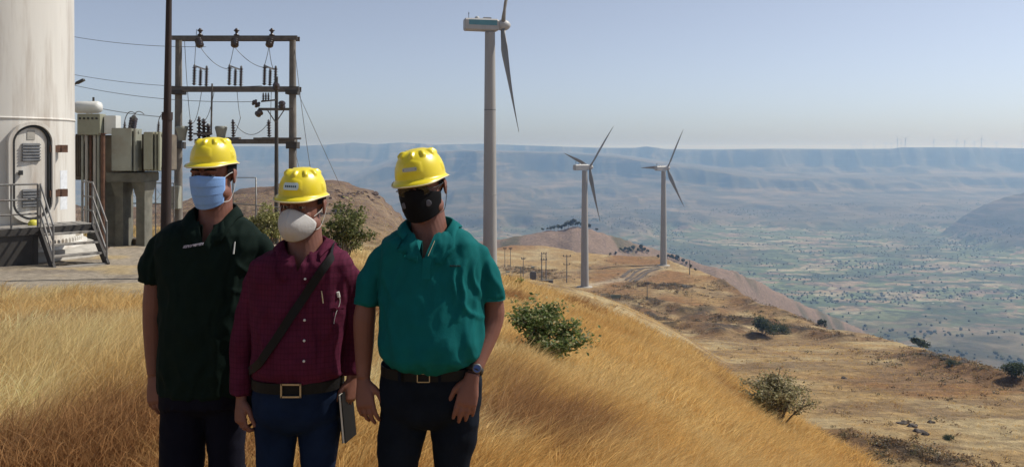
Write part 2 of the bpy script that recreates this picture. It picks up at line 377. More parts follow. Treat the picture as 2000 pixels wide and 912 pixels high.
_st = np.abs(np.gradient(Z, axis=0)/np.maximum(np.gradient(R2, axis=0), 1e-3)); Cv = mixc(Cv, (.125, .105, .07), far*(1-sst(.04, .14, _st))); Cv = mixc(Cv, (.035, .038, .025), far*.75*sst(.22, .48, _st))
Cv = mixc(Cv, (.075, .065, .05), sst(.46, .56, X/np.maximum(Y, 1))*sst(2200, 2600, Y)*(1-sst(3900, 4200, Y))*sst(-365, -300, Z))
sheet('ground', 0, i60+1, land_mat('dry_ground', 'ground'), C)
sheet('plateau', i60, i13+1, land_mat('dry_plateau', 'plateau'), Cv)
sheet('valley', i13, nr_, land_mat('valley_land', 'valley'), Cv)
# dark wheel tracks up to the far turbine: thin strips lying on the field
M_track = mat('dark_track_earth', (.10,.078,.06), .95, var=.35, scale=.5)
def track(uv, w_):
    Pn = [(np.array(((u-1000)/F*58.6/((v-290)/F), 58.6/((v-290)/F)))) for u, v in uv]; vs = []; pts = []
    for p, q in zip(Pn, Pn[1:]):
        n_ = max(2, int(np.hypot(*(q-p))/3)); pts += [p+(q-p)*i/n_ for i in range(n_)]
    pts.append(Pn[-1]); pts = np.array(pts); d_ = np.gradient(pts, axis=0); d_ /= np.linalg.norm(d_, axis=1)[:, None]; nn = np.stack([d_[:,1], -d_[:,0]], 1)
    ww = w_/2*(.8+.4*np.random.default_rng(3).random(len(pts)))[:, None]; a = pts-nn*ww; b = pts+nn*ww; za = H(a[:,0], a[:,1])+.22; zb = H(b[:,0], b[:,1])+.22
    for i in range(len(pts)): vs += [(a[i,0], a[i,1], za[i]), (b[i,0], b[i,1], zb[i])]
    m = MB().add(vs, [(2*i, 2*i+1, 2*i+3, 2*i+2) for i in range(len(pts)-1)]); tag(m.build('track', M_track), kind='structure')
track([(1214,540),(1236,525),(1262,520),(1288,516.5)], 1.9); track([(1222,547),(1240,532),(1256,523)], 1.5); track([(1236,552),(1262,534),(1292,519)], 1.9); track([(1229,549),(1250,535),(1274,522)], 1.2)
track([(1262,556),(1290,561),(1330,563),(1345,567)], 3.5)
# ---------------------------------------------------------------- haze: one closed box of thin air
hz = MB().box((0, 0, 0), (40000, 40000, 1)); 
for i, (a, b, c) in enumerate(hz.v): hz.v[i] = (a, b, 60.0 if c > 0 else -2600.0)
hm = bpy.data.materials.new('haze_air'); hm.use_nodes = True; hm.node_tree.nodes.remove(hm.node_tree.nodes['Principled BSDF'])
pv = hm.node_tree.nodes.new('ShaderNodeVolumePrincipled'); pv.inputs['Color'].default_value = (.36, .60, 1, 1); pv.inputs['Absorption Color'].default_value = (1, 1, 1, 1); pv.inputs['Density'].default_value = 1.9e-4; pv.inputs['Anisotropy'].default_value = .25
hm.node_tree.links.new(pv.outputs[0], hm.node_tree.nodes['Material Output'].inputs['Volume'])
hzo = hz.build('haze', hm); tag(hzo, kind='stuff')
# ---------------------------------------------------------------- wind turbines
M_tower = mat('turbine_tower_paint', (.35, .335, .31), .6, var=.08, scale=.4, dirt=(.20,.17,.14,.6), dscale=.25, stretch=(1,1,.15))
M_blade = mat('turbine_blade_paint', (.25, .24, .22), .45, var=.06, scale=.3)
M_nac = mat('nacelle_paint', (.42, .41, .39), .5, var=.08, scale=.6, dirt=(.35,.33,.3,.4))
M_nacblue = mat('nacelle_teal_paint', (.10, .26, .30), .5, var=.1, scale=1)
M_dark = mat('dark_steel', (.05, .045, .04), .6, var=.2)
M_conc = mat('concrete', (.36, .34, .30), .9, var=.15, scale=4, bump=.3)
def turbine(u, v_hub, Y, label, blades, yaw=8, r0=2.0, r1=1.15, bl=23.0, tiny=False, base_z=None):
    x = (u-1000)/F*Y; zb = Hs(x, Y) if base_z is None else base_z
    hub_z = (290-v_hub)/F*Y; h = hub_z-zb
    t = empty('wind_turbine', (x, Y, zb), 0, label, 'wind turbine', 'wind turbines')
    m = MB(); m.lathe((0,0,-1.5), [(r0, 0), (r0*.985, 1.5), ((r0+r1)/2, (h-1)/2+1.5), (r1, h-1.4+1.5)], 40); m.build('tower', M_tower, t)
    for hh in (.34, .67): rr_ = r0+(r1-r0)*hh; MB().lathe((0,0,h*hh), [(rr_+.0, -.05), (rr_+.03, -.05), (rr_+.03, .05), (rr_+.0, .05)], 40).build('tower_flange', M_tower if hh < .5 or Y > 200 else M_dark, t)
    MB().lathe((0,0,-1.5), [(r0*1.9, 0), (r0*1.9, 1.55), (r0*1.1, 1.8)], 32).build('foundation', M_conc, t)
    # nacelle lies along local -X .. +X, rotor at +X, then yawed
    Rz = Matrix.Rotation(RAD(yaw), 3, 'Z')
    def R(p): return Rz @ Vector(p) + Vector((0,0,h))
    nl, nw, nh = 6.6, 2.3, 2.4
    prof = [(-5.2,.86,.82),(-5.0,1,.98),(-1,1,1),(1.3,.95,.98),(1.7,.7,.8)]
    m = MB(); vs = []
    for (a, w, hh) in prof:
        hw, h2 = nw/2*w, nh/2*hh
        ring = [(-hw, -h2+.25), (-hw+.25, -h2), (hw-.25, -h2), (hw, -h2+.25), (hw, h2-.35), (hw-.35, h2), (-hw+.35, h2), (-hw, h2-.35)]
        vs += [R((a, p, q)) for p, q in ring]
    k = 8; fs = [(i*k+j, i*k+(j+1)%k, (i+1)*k+(j+1)%k, (i+1)*k+j) for i in range(len(prof)-1) for j in range(k)] + [tuple(range(k)), tuple(range((len(prof)-1)*k, len(prof)*k))]
    m.add(vs, fs); nac = m.build('nacelle', M_nac, t)
    for sy in ((-1, 1) if Y < 200 else ()): MB().box(R((-1.6, sy*(nw/2+.012), .35)), (5.6, .03, 1.0), Rz).build('nacelle_stripe', M_nacblue, nac)
    pass
    m = MB(); m.tube([R((-4.2,.3,nh/2-.1)), R((-4.2,.3,nh/2+1.3))], .06, 6); m.tube([R((-4.2,-.3,nh/2+1.0)), R((-4.2,.9,nh/2+1.0))], .05, 6)
    m.build('wind_vane', M_dark, nac); MB().lathe(R((-2.6,0,nh/2-.05)), [(.45,0),(.45,.35),(.2,.5)], 12).build('roof_vent', M_nac, nac); MB().box(R((-.6,0,nh/2+.12)), (1.6,1.0,.35), Rz, .04).build('roof_hatch', M_nac, nac)
    hb = R((2.6,0,.1)); ax = Rz @ Vector((1,0,0))
    MB().lathe(hb-ax*.9, [(.85,0),(1.1,.35),(1.1,1.4),(.8,2.0),(.35,2.4),(.02,2.5)], 20, ax).build('hub', M_nac, t)
    u1 = Vector((0,0,1)); u2 = ax.cross(u1).normalized()     # rotor plane axes (up, side)
    for (ang, L_) in blades:
        d = (u1*cos(RAD(ang)) + u2*sin(RAD(ang))).normalized()
        m = MB(); vs = []; n = 10; secs = 16
        for i in range(secs+1):
            q = i/secs; rr_ = .8+q*(L_-.8)
            ch = 1.05 if q < .04 else (1.05+(1.15)*min(1,(q-.04)/.16) if q < .2 else 2.2*(1-(q-.2)/.8)**1.0*.93+.18)
            th_ = .95 if q < .04 else max(.08, ch*(.34-.24*min(1, (q-.04)/.5)) if q > .08 else .75)
            tw = RAD(30*(1-q)**1.6+4); cdir = (d.cross(ax)).normalized()
            cx = cdir*cos(tw)+ax*sin(tw); cy = d.cross(cx).normalized(); c = hb+d*rr_ + ax*(.9*q*q)
            for j in range(n):
                a = 2*pi*j/n; w = cos(a); vs.append(c + cx*(w*ch/2 - (0 if q < .06 else ch*.16)) + cy*(sin(a)*th_/2*(1 if w < .2 else 1-.55*(w-.2))))
        fs = [(i*n+j, i*n+(j+1)%n, (i+1)*n+(j+1)%n, (i+1)*n+j) for i in range(secs) for j in range(n)]+[tuple(range(n))[::-1], tuple(range(secs*n, (secs+1)*n))]
        m.add(vs, fs, True); m.build('blade', M_blade, t)
    return t
turbine(957, 50, 159, 'nearest and tallest wind turbine, rising right behind the man in the teal shirt', [(35,23.5),(155,23.5),(275,23.5)], yaw=13, r0=1.45, r1=1.0)
turbine(1142, 327, 341, 'middle wind turbine standing on the field past the small pole yard', [(44,23.5),(164,23.5),(284,23.5)], yaw=27, r0=1.75, r1=1.15)
turbine(1296, 329, 413, 'third wind turbine at the end of the dark tracks near the field edge', [(29,22.5),(149,22.5),(269,22.5)], yaw=30, r0=1.75, r1=1.15)
# ---------------------------------------------------------------- white turbine tower on the left, with door, platform and stair
M_white = mat('tower_white_paint', (.60, .575, .52), .45, var=.10, scale=1.6, dirt=(.26,.19,.13,.9), dscale=1.5, stretch=(1,1,.10), dr=(.50,.72), spec=.5)
M_rust = mat('rusty_steel', (.10, .05, .03), .85, var=.35, scale=9, bump=.3)
M_rail = mat('galvanised_rail', (.20, .195, .185), .5, .5, var=.2, scale=14, dirt=(.14,.08,.05,.7), dscale=5)
M_tread = mat('worn_step_plate', (.26, .245, .22), .75, var=.25, scale=8, dirt=(.25,.2,.15), dscale=3)
M_black = mat('black_rubber', (.02, .02, .02), .6, var=.2)
M_grill = mat('louvre_grey', (.22, .22, .22), .6, .3, var=.2)
M_yell = mat('yellow_lamp', (.55, .50, .06), .5)
tr = 22.2; ta = RAD(-33.3); TX, TY = tr*sin(ta), tr*cos(ta); TZ = Hs(TX, TY)+.05; TR = 1.85
tw = empty('turbine_tower', (TX, TY, TZ), 0, 'thick white steel tower base at the left edge, with oval door', 'tower')
HT = 12.0
m = MB(); m.lathe((0,0,.25), [(TR+.01,0),(TR-.02,HT*.5),(TR-.06,HT)], 96); m.build('tower_shell', M_white, tw)
m = MB()
for hz_ in (3.17,): m.lathe((0,0,hz_), [(TR-.02,-.03),(TR+.012,-.02),(TR+.012,.02),(TR-.02,.03)], 96)
m.build('weld_seam', M_white, tw)
m = MB(); m.lathe((0,0,-.1), [(TR+.55,0),(TR+.55,.28),(TR+.42,.34),(TR+.3,.34)], 64); m.build('foundation_ring', M_conc, tw)
m = MB(); m.lathe((0,0,.24), [(TR+.26,0),(TR+.26,.09),(TR-.02,.12)], 96)
nb = 96
fl = m.build('base_flange', M_white, tw)
m = MB()
for i in range(nb):
    a = 2*pi*i/nb; m.lathe(((TR+.14)*cos(a), (TR+.14)*sin(a), .33), [(.035,0),(.035,.09),(.02,.12)], 6, smooth=False)
tag(m.build('anchor_bolts', M_white, fl), kind='stuff')
# door: normal azimuth
th0 = atan2(-TX, TY)                       # toward camera
DA = math.atan2(-TY, -TX) + math.asin(.455)*1.0   # world polar angle of the door centre
def tp(a, z, r=TR, off=0): return Vector(((r+off)*cos(DA+a/r), (r+off)*sin(DA+a/r), z))
ZD0, ZD1, DWd = .94, 3.02, .40
def oval(w, z0, z1, n=40):
    pts = []
    for i in range(n):
        a = 2*pi*i/n; x = cos(a); y = sin(a); zc0, zc1 = z0+w, z1-w
        pts.append((w*x, (zc1 if y > 0 else zc0)+w*y))
    return pts
def oval_band(w0, w1, z0, z1, d, o0, o1):
    A = oval(w0, z0+(w1-w0)*0, z1); B = oval(w1, z0-(w1-w0), z1+(w1-w0)); n = len(A); mb = MB(); vs = []
    for (x, z) in A: vs.append(tp(x, z, off=o0))
    for (x, z) in A: vs.append(tp(x, z, off=o1))
    for (x, z) in B: vs.append(tp(x, z, off=o1))
    for (x, z) in B: vs.append(tp(x, z, off=o0))
    fs = [(k*n+i, k*n+(i+1)%n, (k+1)*n+(i+1)%n, (k+1)*n+i) for k in range(3) for i in range(n)]
    return mb.add(vs, fs)
oval_band(DWd, DWd+.07, ZD0, ZD1, 0, -.02, .17).build('door_frame', M_white, tw)
dr = MB(); A = oval(DWd-.01, ZD0+.01, ZD1-.01); n = len(A)
vs = [tp(x, z, off=.02) for x, z in A]+[tp(x, z, off=.075) for x, z in A]+[tp(0, (ZD0+ZD1)/2, off=.08)]
dr.add(vs, [(i, (i+1)%n, n+(i+1)%n, n+i) for i in range(n)]+[(n+i, n+(i+1)%n, 2*n) for i in range(n)]); dr = dr.build('door', M_white, tw)
oval_band(DWd-.055, DWd+.0, ZD0+.055, ZD1-.055, 0, .05, .125).build('rubber_seal', M_black, dr)
def rectp(nm, a0, a1, z0, z1, off, th_, mt, par, slats=0):
    mb = MB(); k = 4
    def slab(z0, z1, o0, o1):
        vs = []
        for i in range(k+1):
            a = a0+(a1-a0)*i/k
            vs += [tp(a, z0, off=o0), tp(a, z1, off=o0), tp(a, z1, off=o1), tp(a, z0, off=o1)]
        fs = [(i*4+j, i*4+(j+1)%4, (i+1)*4+(j+1)%4, (i+1)*4+j) for i in range(k) for j in range(4)]+[(0,1,2,3), tuple(k*4+j for j in (3,2,1,0))]
        mb.add(vs, fs)
    slab(z0, z1, off, off+th_)
    for i in range(slats):
        zz = z0+(z1-z0)*(i+.5)/slats; slab(zz-.012, zz+.012, off+th_, off+th_+.03)
    return mb.build(nm, mt, par)
rectp('vent_grille', -.20, .16, 2.22, 2.62, .08, .02, M_grill, dr, 6)
rectp('vent_grille', -.20, .16, 1.22, 1.62, .08, .02, M_grill, dr, 6)
rectp('warning_plate', -.10, .06, 2.70, 2.90, .08, .008, M_conc, dr)
rectp('door_handle', -.27, -.20, 1.93, 2.03, .085, .05, M_black, dr)
for zz in (1.5, 2.5):
    m = MB(); p0 = tp(.36, zz, off=.10); p1 = tp(.66, zz, off=.14); m.bar(p0, p1, .08, .15, up=(0,0,1)); m.box(tp(.70, zz, off=.14), (.15,.15,.17), Matrix.Rotation(DA, 3, 'Z')); m.build('hinge', M_rust, tw)
rectp('notice_board', .80, 1.08, 1.1, 2.0, .004, .004, mat('notice_sheet', (.62,.64,.66), .6, var=.1, scale=12), tw)
# platform and stair
d = Vector((cos(DA), sin(DA), 0)); sd_ = Vector((-d.y, d.x, 0))     # outward, sideways (screen right)
PZ = .86
st = empty('steel_stair', (0,0,0), 0, 'steel platform and four step stair with handrails at the tower door', 'stair')
DP = Vector((TX, TY, TZ))+d*TR; _r = Matrix.Rotation(RAD(-15), 3, 'Z'); d = _r @ d; sd_ = _r @ sd_
def w(a, o, z): return DP + d*o + sd_*a + Vector((0,0,z))
Rst = Matrix((sd_, d, Vector((0,0,1)))).transposed()
m = MB(); m.box(w(-.05, .50, PZ-.03), (2.1, .92, .05), Rst); m.build('platform_deck', M_tread, st)
m = MB(); m.bar(w(-1.1,.98,PZ-.08), w(1.0,.98,PZ-.08), .05, .14); m.bar(w(-1.1,.98,PZ-.08), w(-1.1,.1,PZ-.08), .05, .14); m.bar(w(1.0,.98,PZ-.08), w(1.0,.1,PZ-.08), .05, .14)
for a in (-1.05, -.2): m.bar(w(a,.92,PZ-.1), w(a,.92,-.25), .08)
m.build('platform_frame', M_dark, st)
s0, s1 = -.06, .96; run = .95; zb = .02
m = MB(); m.box(w((s0-1.1)/2, .95, (PZ-.16)/2-.05), (abs(s0+1.1)-.06, .02, PZ-.06), Rst); m.build('deck_shade_panel', M_dark, st)  # dark panel added to stand in for the deep shade below the deck
for a in (s0, s1):
    m = MB(); m.bar(w(a, .98, PZ-.10), w(a, .98+run, zb), .05, .20); m.build('stringer', M_dark, st)
for i in range(4):
    q = (i+.75)/4.0; m = MB(); m.box(w((s0+s1)/2, .98+run*q-.05, PZ*(1-q)+.02*q), (s1-s0-.06, .25, .035), Rst); m.build('tread', M_tread, st)
for a, sg in ((s0, 0), (s1, 1)):
    m = MB(); top, bot = w(a, 1.0, PZ), w(a, .98+run-.06, zb+.03)
    U3 = Vector((0,0,1))
    for hh in (.90, .58, .28): 
        m.tube([top+U3*hh, bot+U3*hh], .021, 8)
    m.tube([top-U3*.05, top+U3*.90], .021, 8); m.tube([bot-U3*.02, bot+U3*.90], .021, 8)
    m.build('stair_handrail', M_rail, st)
def rail(a0, o0, a1, o1, n):
    m = MB(); U3 = Vector((0,0,1))
    for hh in (.90, .58, .28): m.tube([w(a0,o0,PZ+hh), w(a1,o1,PZ+hh)], .02, 8)
    for i in range(n): t = i/(n-1); m.tube([w(a0+(a1-a0)*t, o0+(o1-o0)*t, PZ), w(a0+(a1-a0)*t, o0+(o1-o0)*t, PZ+.9)], .02, 8)
    m.build('platform_railing', M_rail, st)
rail(-1.07, .96, s0-.04, .96, 3); rail(.98, .30, .98, .96, 3); rail(-1.07, .2, -1.07, .96, 3)
MB().lathe(w(-.05, .45, PZ), [(.10,0),(.10,.06),(.06,.11),(.01,.12)], 14).build('yellow_lamp', M_yell, st)
# slabs at the stair foot
for a in (s0, s1):
    o = MB().box(w(a+.05, .98+run+.05, -.03), (.42, .26, .09), Rst, .01).build('paving_slab', M_conc)
    tag(o, 'small concrete slab under the %s foot of the tower stair' % ('left' if a == s0 else 'right'), 'slab', 'slabs under the stair feet')

# ---------------------------------------------------------------- tall dark pole behind the man in black
M_pole = mat('dark_rusty_pole', (.030, .018, .015), .75, var=.4, scale=3, dirt=(.09,.04,.025,.6), dscale=2, stretch=(1,1,.4))
py = 14.5; px_ = (322-1000)/F*py; pz = Hs(px_, py)
pl = empty('steel_pole', (px_, py, pz-.1), 0, 'tall dark rusty pole rising behind the man in the black shirt', 'pole')
top = P(332, -140, py)-Vector((px_, py, pz-.1)); lean = top/top.z
m = MB(); m.tube([(0,0,0), lean*3.05], [.088,.082], 16); m.build('lower_pole', M_pole, pl)
m = MB(); m.tube([lean*3.0, lean*top.z], [.068,.040], 14); m.build('upper_pole', M_pole, pl)
m = MB(); m.tube([lean*2.98, lean*3.12], [.094,.094], 16); m.build('pole_collar', M_pole, pl)

# ---------------------------------------------------------------- transformer yard
M_tx = mat('transformer_cream', (.26, .26, .19), .55, var=.12, scale=3, dirt=(.20,.15,.10,.7), dscale=1.6)
M_txl = mat('transformer_grey', (.27, .275, .225), .55, var=.1, scale=3, dirt=(.2,.16,.11,.6), dscale=1.8)
M_txd = mat('transformer_tank', (.14, .115, .085), .7, var=.25, scale=3, dirt=(.10,.05,.03,.8), dscale=1.2)
M_pl = mat('stained_plinth_concrete', (.13, .125, .10), .9, var=.25, scale=4, bump=.3, dirt=(.24,.21,.16,.6), dscale=1.5)
M_cw = mat('conservator_white', (.62, .62, .58), .4, var=.06, scale=3)
M_por = mat('brown_porcelain', (.035, .022, .02), .25, var=.2, spec=.6)
M_cond = mat('bare_conductor', (.16,.16,.16), .5, .5)
YT = 22.0
def gx(u, Y): return (u-1000)/F*Y
def vz(v, Y): return (290-v)/F*Y
def fins(par, x0, x1, y0, y1, z0, z1, n, mt, name='radiator'):
    m = MB()
    for i in range(n):
        x = x0+(x1-x0)*(i+.5)/n; m.box((x, (y0+y1)/2, (z0+z1)/2), ((x1-x0)/n*.55, y1-y0, z1-z0), None, .012)
    m.tube([(x0, (y0+y1)/2, z1-.08), (x1, (y0+y1)/2, z1-.08)], .045, 10); m.tube([(x0, (y0+y1)/2, z0+.08), (x1, (y0+y1)/2, z0+.08)], .045, 10)
    return m.build(name, mt, par)
def insulator(par, base, top, r=.07, sheds=7, name='insulator', cap=True):
    base = Vector(base); top = Vector(top); L = (top-base).length; ax = (top-base).normalized(); prof = [(r*.35, 0)]
    for i in range(sheds):
        h = L*(i+.2)/sheds; prof += [(r*.45, h), (r, h+L/sheds*.30), (r*.95, h+L/sheds*.42), (r*.45, h+L/sheds*.62)]
    prof += [(r*.4, L)]; m = MB(); m.lathe(base, prof, 14, ax); o = m.build(name, M_por, par)
    if cap: MB().lathe(top-ax*.01, [(r*.55,0),(r*.55,.05),(r*.25,.10)], 10, ax).build('terminal_cap', M_cond, o)
    return o
# --- unit A, behind the tower
t = empty('transformer', (gx(180,YT), YT, Hs(gx(180,YT), YT)), 0, 'power transformer next to the white tower, with white round oil drum on top', 'transformer', 'transformers')
O = t.location.copy()
def L(u, v, dy=0): return Vector((gx(u,YT), YT+dy, vz(v,YT)))-O
m = MB(); m.box((L(190,0).x, .75, (L(0,264).z+L(0,352).z)/2), (1.45, 1.1, 1.24), None, .02); m.build('tank', M_txd, t)
m = MB(); m.box((L(182,0).x, .95, (L(0,350).z)/2-.1), (.9, .9, L(0,350).z+.15), None, .03); m.build('plinth', M_pl, t)
m = MB(); c0 = L(128,208,.5); m.lathe(c0, [(.02,0),(.14,.01),(.17,.06),(.17,.62),(.14,.70),(.02,.73)], 24, (1,0,0)); cn = m.build('conservator', M_cw, t)
m = MB(); m.tube([L(164,196,.5), L(164,188,.5)], .03, 8); m.build('filler_cap', M_dark, cn)
m = MB(); m.tube([L(152,219,.5), L(152,262,.5)], .035, 8); m.tube([L(160,219,.5), L(160,262,.5)], .02, 8); m.build('oil_pipe', M_cw, t)
m = MB(); a, b = L(157,223), L(201,264); m.box(((a.x+b.x)/2, 0, (a.z+b.z)/2), (b.x-a.x, .34, a.z-b.z), None, .012); cb = m.build('control_cabinet', M_tx, t)
for i in range(5): p = L(163+8*i, 232, -.175); MB().tube([p+Vector((0,.01,0)), p-Vector((0,.02,0))], .028, 10).build('cable_gland', M_black, cb)
m = MB(); a, b = L(203,226), L(226,262); m.box(((a.x+b.x)/2, .15, (a.z+b.z)/2), (b.x-a.x, .3, a.z-b.z), None, .01); m.build('junction_box', M_cw, t)
for i, u in enumerate((163, 171, 179, 187, 194)):
    m = MB(); p = L(u, 265, -.05); q = L(u, 452, -.05); m.tube([p, q], .042 if i % 2 else .034, 10); m.build('cable_pipe', (M_txl, M_conc, M_rust)[(0,1,2,1,0)[i]], t)
fins(t, L(146,0).x, L(160,0).x, .0, .5, L(0,345).z, L(0,262).z, 4, M_txd)
# --- unit B
t = empty('transformer', (gx(245,YT), YT, Hs(gx(245,YT), YT)), 0, 'pale grey finned transformer on concrete pillars left of the dark pole', 'transformer', 'transformers')
O = t.location.copy()
m = MB(); a, b = L(214,262), L(316,335); m.box(((a.x+b.x)/2, .75, (a.z+b.z)/2), (b.x-a.x-.2, 1.0, a.z-b.z), None, .03); m.build('tank', M_txd, t)
fins(t, L(226,0).x, L(274,0).x, -.25, .15, L(0,334).z, L(0,252).z, 7, M_txl); fins(t, L(284,0).x, L(316,0).x, -.1, .2, L(0,334).z, L(0,258).z, 5, M_tx)
m = MB(); a, b = L(226,250,-.27), L(273,334,-.27); m.box(((a.x+b.x)/2-.02, -.30, (a.z+b.z)/2), ((b.x-a.x)*.82, .04, (a.z-b.z)*.98), None, .012); m.build('radiator_cover', M_txl, t)
m = MB(); a, b = L(286,258), L(303,332); m.box(((a.x+b.x)/2, -.16, (a.z+b.z)/2), ((b.x-a.x), .04, (a.z-b.z)*.98), None, .012); m.build('radiator_cover', M_tx, t)
m = MB(); a, b = L(208,337), L(278,356); m.box(((a.x+b.x)/2, .5, (a.z+b.z)/2), (b.x-a.x, 1.1, a.z-b.z), None, .02); m.build('plinth_beam', M_pl, t)
for u0, u1 in ((214,233),(255,276)):
    m = MB(); zt = L(0,356).z; x0, x1 = L(u0,0).x, L(u1,0).x; xm = (x0+x1)/2
    vs = []
    for z, k in ((-.3, .8), (zt*.75, .8), (zt, 1.25)):
        for sx, sy in ((-1,-1),(1,-1),(1,1),(-1,1)): vs.append((xm+sx*(x1-x0)/2*k, .5+sy*.30*k, z))
    m.add(vs, [(i*4+j, i*4+(j+1)%4, (i+1)*4+(j+1)%4, (i+1)*4+j) for i in range(2) for j in range(4)]+[(0,1,2,3),(8,9,10,11)]); m.build('plinth_pillar', M_pl, t)
insulator(t, L(247,254,.3), L(258,230,.1), .11, 5, 'bushing')
for u in (222, 236, 290, 304): insulator(t, L(u,258,.6), L(u+1,242,.6), .05, 4, 'bushing')
for (u0,v0,u1,v1,u2,v2) in ((222,240,228,215,246,222),(236,240,244,214,262,222),(290,240,294,222,312,226)):
    pts = [L(u0,v0,.6)]; 
    for q in range(1, 9):
        q /= 8; pts.append(L(u0,v0,.6)*(1-q)**2+L(u1,v1-10,.6)*2*q*(1-q)+L(u2,v2,.6)*q*q)
    MB().tube(pts, .012, 6).build('jumper_lead', M_cond, t)
rp = empty('rusty_post', (gx(201,21.4), 21.4, Hs(gx(201,21.4),21.4)-.1), 0, 'red brown rusty post between the two transformers', 'post')
h_ = vz(262,21.4)-rp.location.z; MB().tube([(0,0,0),(0,0,h_)], .055, 12).build('post_tube', M_rust, rp); MB().box((0,0,.12), (.25,.25,.02)).build('base_plate', M_rust, rp)
MB().box((0,0,h_+.01), (.16,.16,.02)).build('top_plate', M_rust, rp)
# low kerb wall along the yard
kb = MB(); n=14
for i in range(n):
    u0 = 186+(300-186)*i/n; u1 = 186+(300-186)*(i+1)/n; Y0 = 24.6-.12*i; p = Vector((gx(u0,Y0), Y0, 0)); q = Vector((gx(u1,Y0-.12), Y0-.12, 0)); zz = Hs(p.x, p.y); p.z = zz+.03; q.z = Hs(q.x,q.y)+.03; kb.bar(p, q, .22, .30)
tag(kb.build('kerb', mat('dark_stone', (.14,.11,.09), .9, var=.35, scale=6, bump=.4)), 'low dark stone kerb at the back of the gravel yard', 'kerb')

# pipe fence behind the yard
def pipe_fence(name, pts, label, cat='fence', rails=(.95,), mesh=False, h=1.0, r=.022):
    f = empty(name, (pts[0][0], pts[0][1], Hs(*pts[0])), 0, label, cat); o = f.location
    Pn = [Vector((x, y, Hs(x, y)))-o for x, y in pts]
    for p in Pn: MB().tube([p-Vector((0,0,.1)), p+Vector((0,0,h))], r, 8).build('fence_post', M_rail, f)
    for a, b in zip(Pn, Pn[1:]):
        for hh in rails: MB().tube([a+Vector((0,0,hh)), b+Vector((0,0,hh))], r*.8, 8).build('rail', M_rail, f)
        if mesh:
            mb = MB(); n_ = int((b-a).length/.22); hh = h*.92
            for i in range(n_):
                for sg in (0, 1):
                    s_ = a+(b-a)*(i/n_); e_ = a+(b-a)*((i+1)/n_)
                    for j in range(4):
                        z0, z1 = hh*j/4, hh*(j+1)/4
                        if sg: z0, z1 = z1, z0
                        mb.bar(s_+Vector((0,0,z0)), e_+Vector((0,0,z1)), .006)
            mb.build('wire_mesh', M_rail, f)
    return f
YF = 25.5
pipe_fence('pipe_fence', [(gx(u,YF), YF) for u in (196, 232, 268, 304, 340)], 'pipe railing with wire mesh running behind the transformers', rails=(1.85, 1.2, .1), mesh=True, h=1.85)
YG = 24.0
pipe_fence('gate_frame', [(gx(455,YG), YG), (gx(500,YG), YG), (gx(548,YG), YG)], 'grey pipe gate frame between the men in black and maroon', 'gate', rails=(1.3, .75), h=1.32)
g_ = bpy.data.objects['gate_frame']; m = MB(); zz = vz(347,YG)-g_.location.z; x1 = gx(500,YG)-g_.location.x; m.tube([(0,0,.9),(0,0,zz),(x1,0,zz),(x1,0,.9)], .024, 8); m.build('upper_frame', M_rail, g_)

# ---------------------------------------------------------------- double pole structure with switchgear
M_cp = mat('weathered_pole', (.16, .145, .125), .85, var=.2, scale=3, dirt=(.10,.09,.08,.6), dscale=2)
M_steel = mat('grey_channel', (.13, .115, .10), .65, .2, var=.25, scale=8)
YD = 31.0
dx0, dx1 = gx(347,YD), gx(571,YD); dz = Hs((dx0+dx1)/2, YD)
D = empty('switchgear_structure', (dx0, YD, dz), 0, 'double pole switchgear frame with three crossbeams and insulators behind the men', 'pole structure')
O = D.location.copy()
def K(u, v, dy=0): return Vector((gx(u,YD), YD+dy, vz(v,YD)))-O
for u in (348, 572):
    MB().tube([Vector((K(u,0).x,0,-.6)), K(u-(.5 if u>400 else -1),72)], [.17, .12], 14).build('pole', M_cp, D)
def beam(u0, u1, v, name='crossbeam', ch=.16):
    for dy in (-.19, .19): 
        a, b = K(u0,v,dy), K(u1,v,dy); m = MB(); m.bar(a, b, .05, ch); m.bar(a+Vector((0,.02 if dy<0 else -.02,ch/2)), b+Vector((0,.02 if dy<0 else -.02,ch/2)), .09, .02); m.build(name, M_steel, D)
beam(340, 583, 76); beam(336, 586, 175, ch=.18); beam(384, 578, 277, ch=.17)
for u in (348, 572): 
    m = MB(); m.box(K(u,181), (.46,.5,.16), None, .01); m.build('pole_clamp', M_dark, D)
    m = MB(); m.box(K(u,284), (.42,.48,.26), None, .01); m.build('pole_clamp', M_dark, D)
for v0, u0, u1 in ((262,384,420),(271,500,592)): 
    a, b = K(u0,v0,-.3), K(u1,v0,-.3); m = MB(); m.bar(a, b, .06, .07); m.build('operating_shaft', M_steel, D)
# strain insulators at the top beam and pin insulators above it
for u, uu, vv in ((391,402,92), (462,468,92), (531,534,92)):
    insulator(D, K(u+2,80,-.3), K(uu,vv+2,-.55), .15, 3, 'strain_insulator', False)
    insulator(D, K(u,74,0), K(u,56,0), .11, 2, 'pin_insulator', False)
# switch posts on the middle beam
for uc in (391, 459, 527):
    for k, du in enumerate((-7, 0, 7)): insulator(D, K(uc+du,168,(-.25,0,.25)[k]), K(uc+du+1,132+(k==1)*6,(-.25,0,.25)[k]), .085, 7, 'switch_insulator')
    m = MB(); a = K(uc-7,130,-.25); b = K(uc+8,136,.25); m.bar(a, b, .05); m.build('switch_blade', M_cond, D)
m = MB(); m.tube([K(420,165,-.3), K(418,262,-.3)], .035, 8); m.build('operating_rod', M_steel, D)
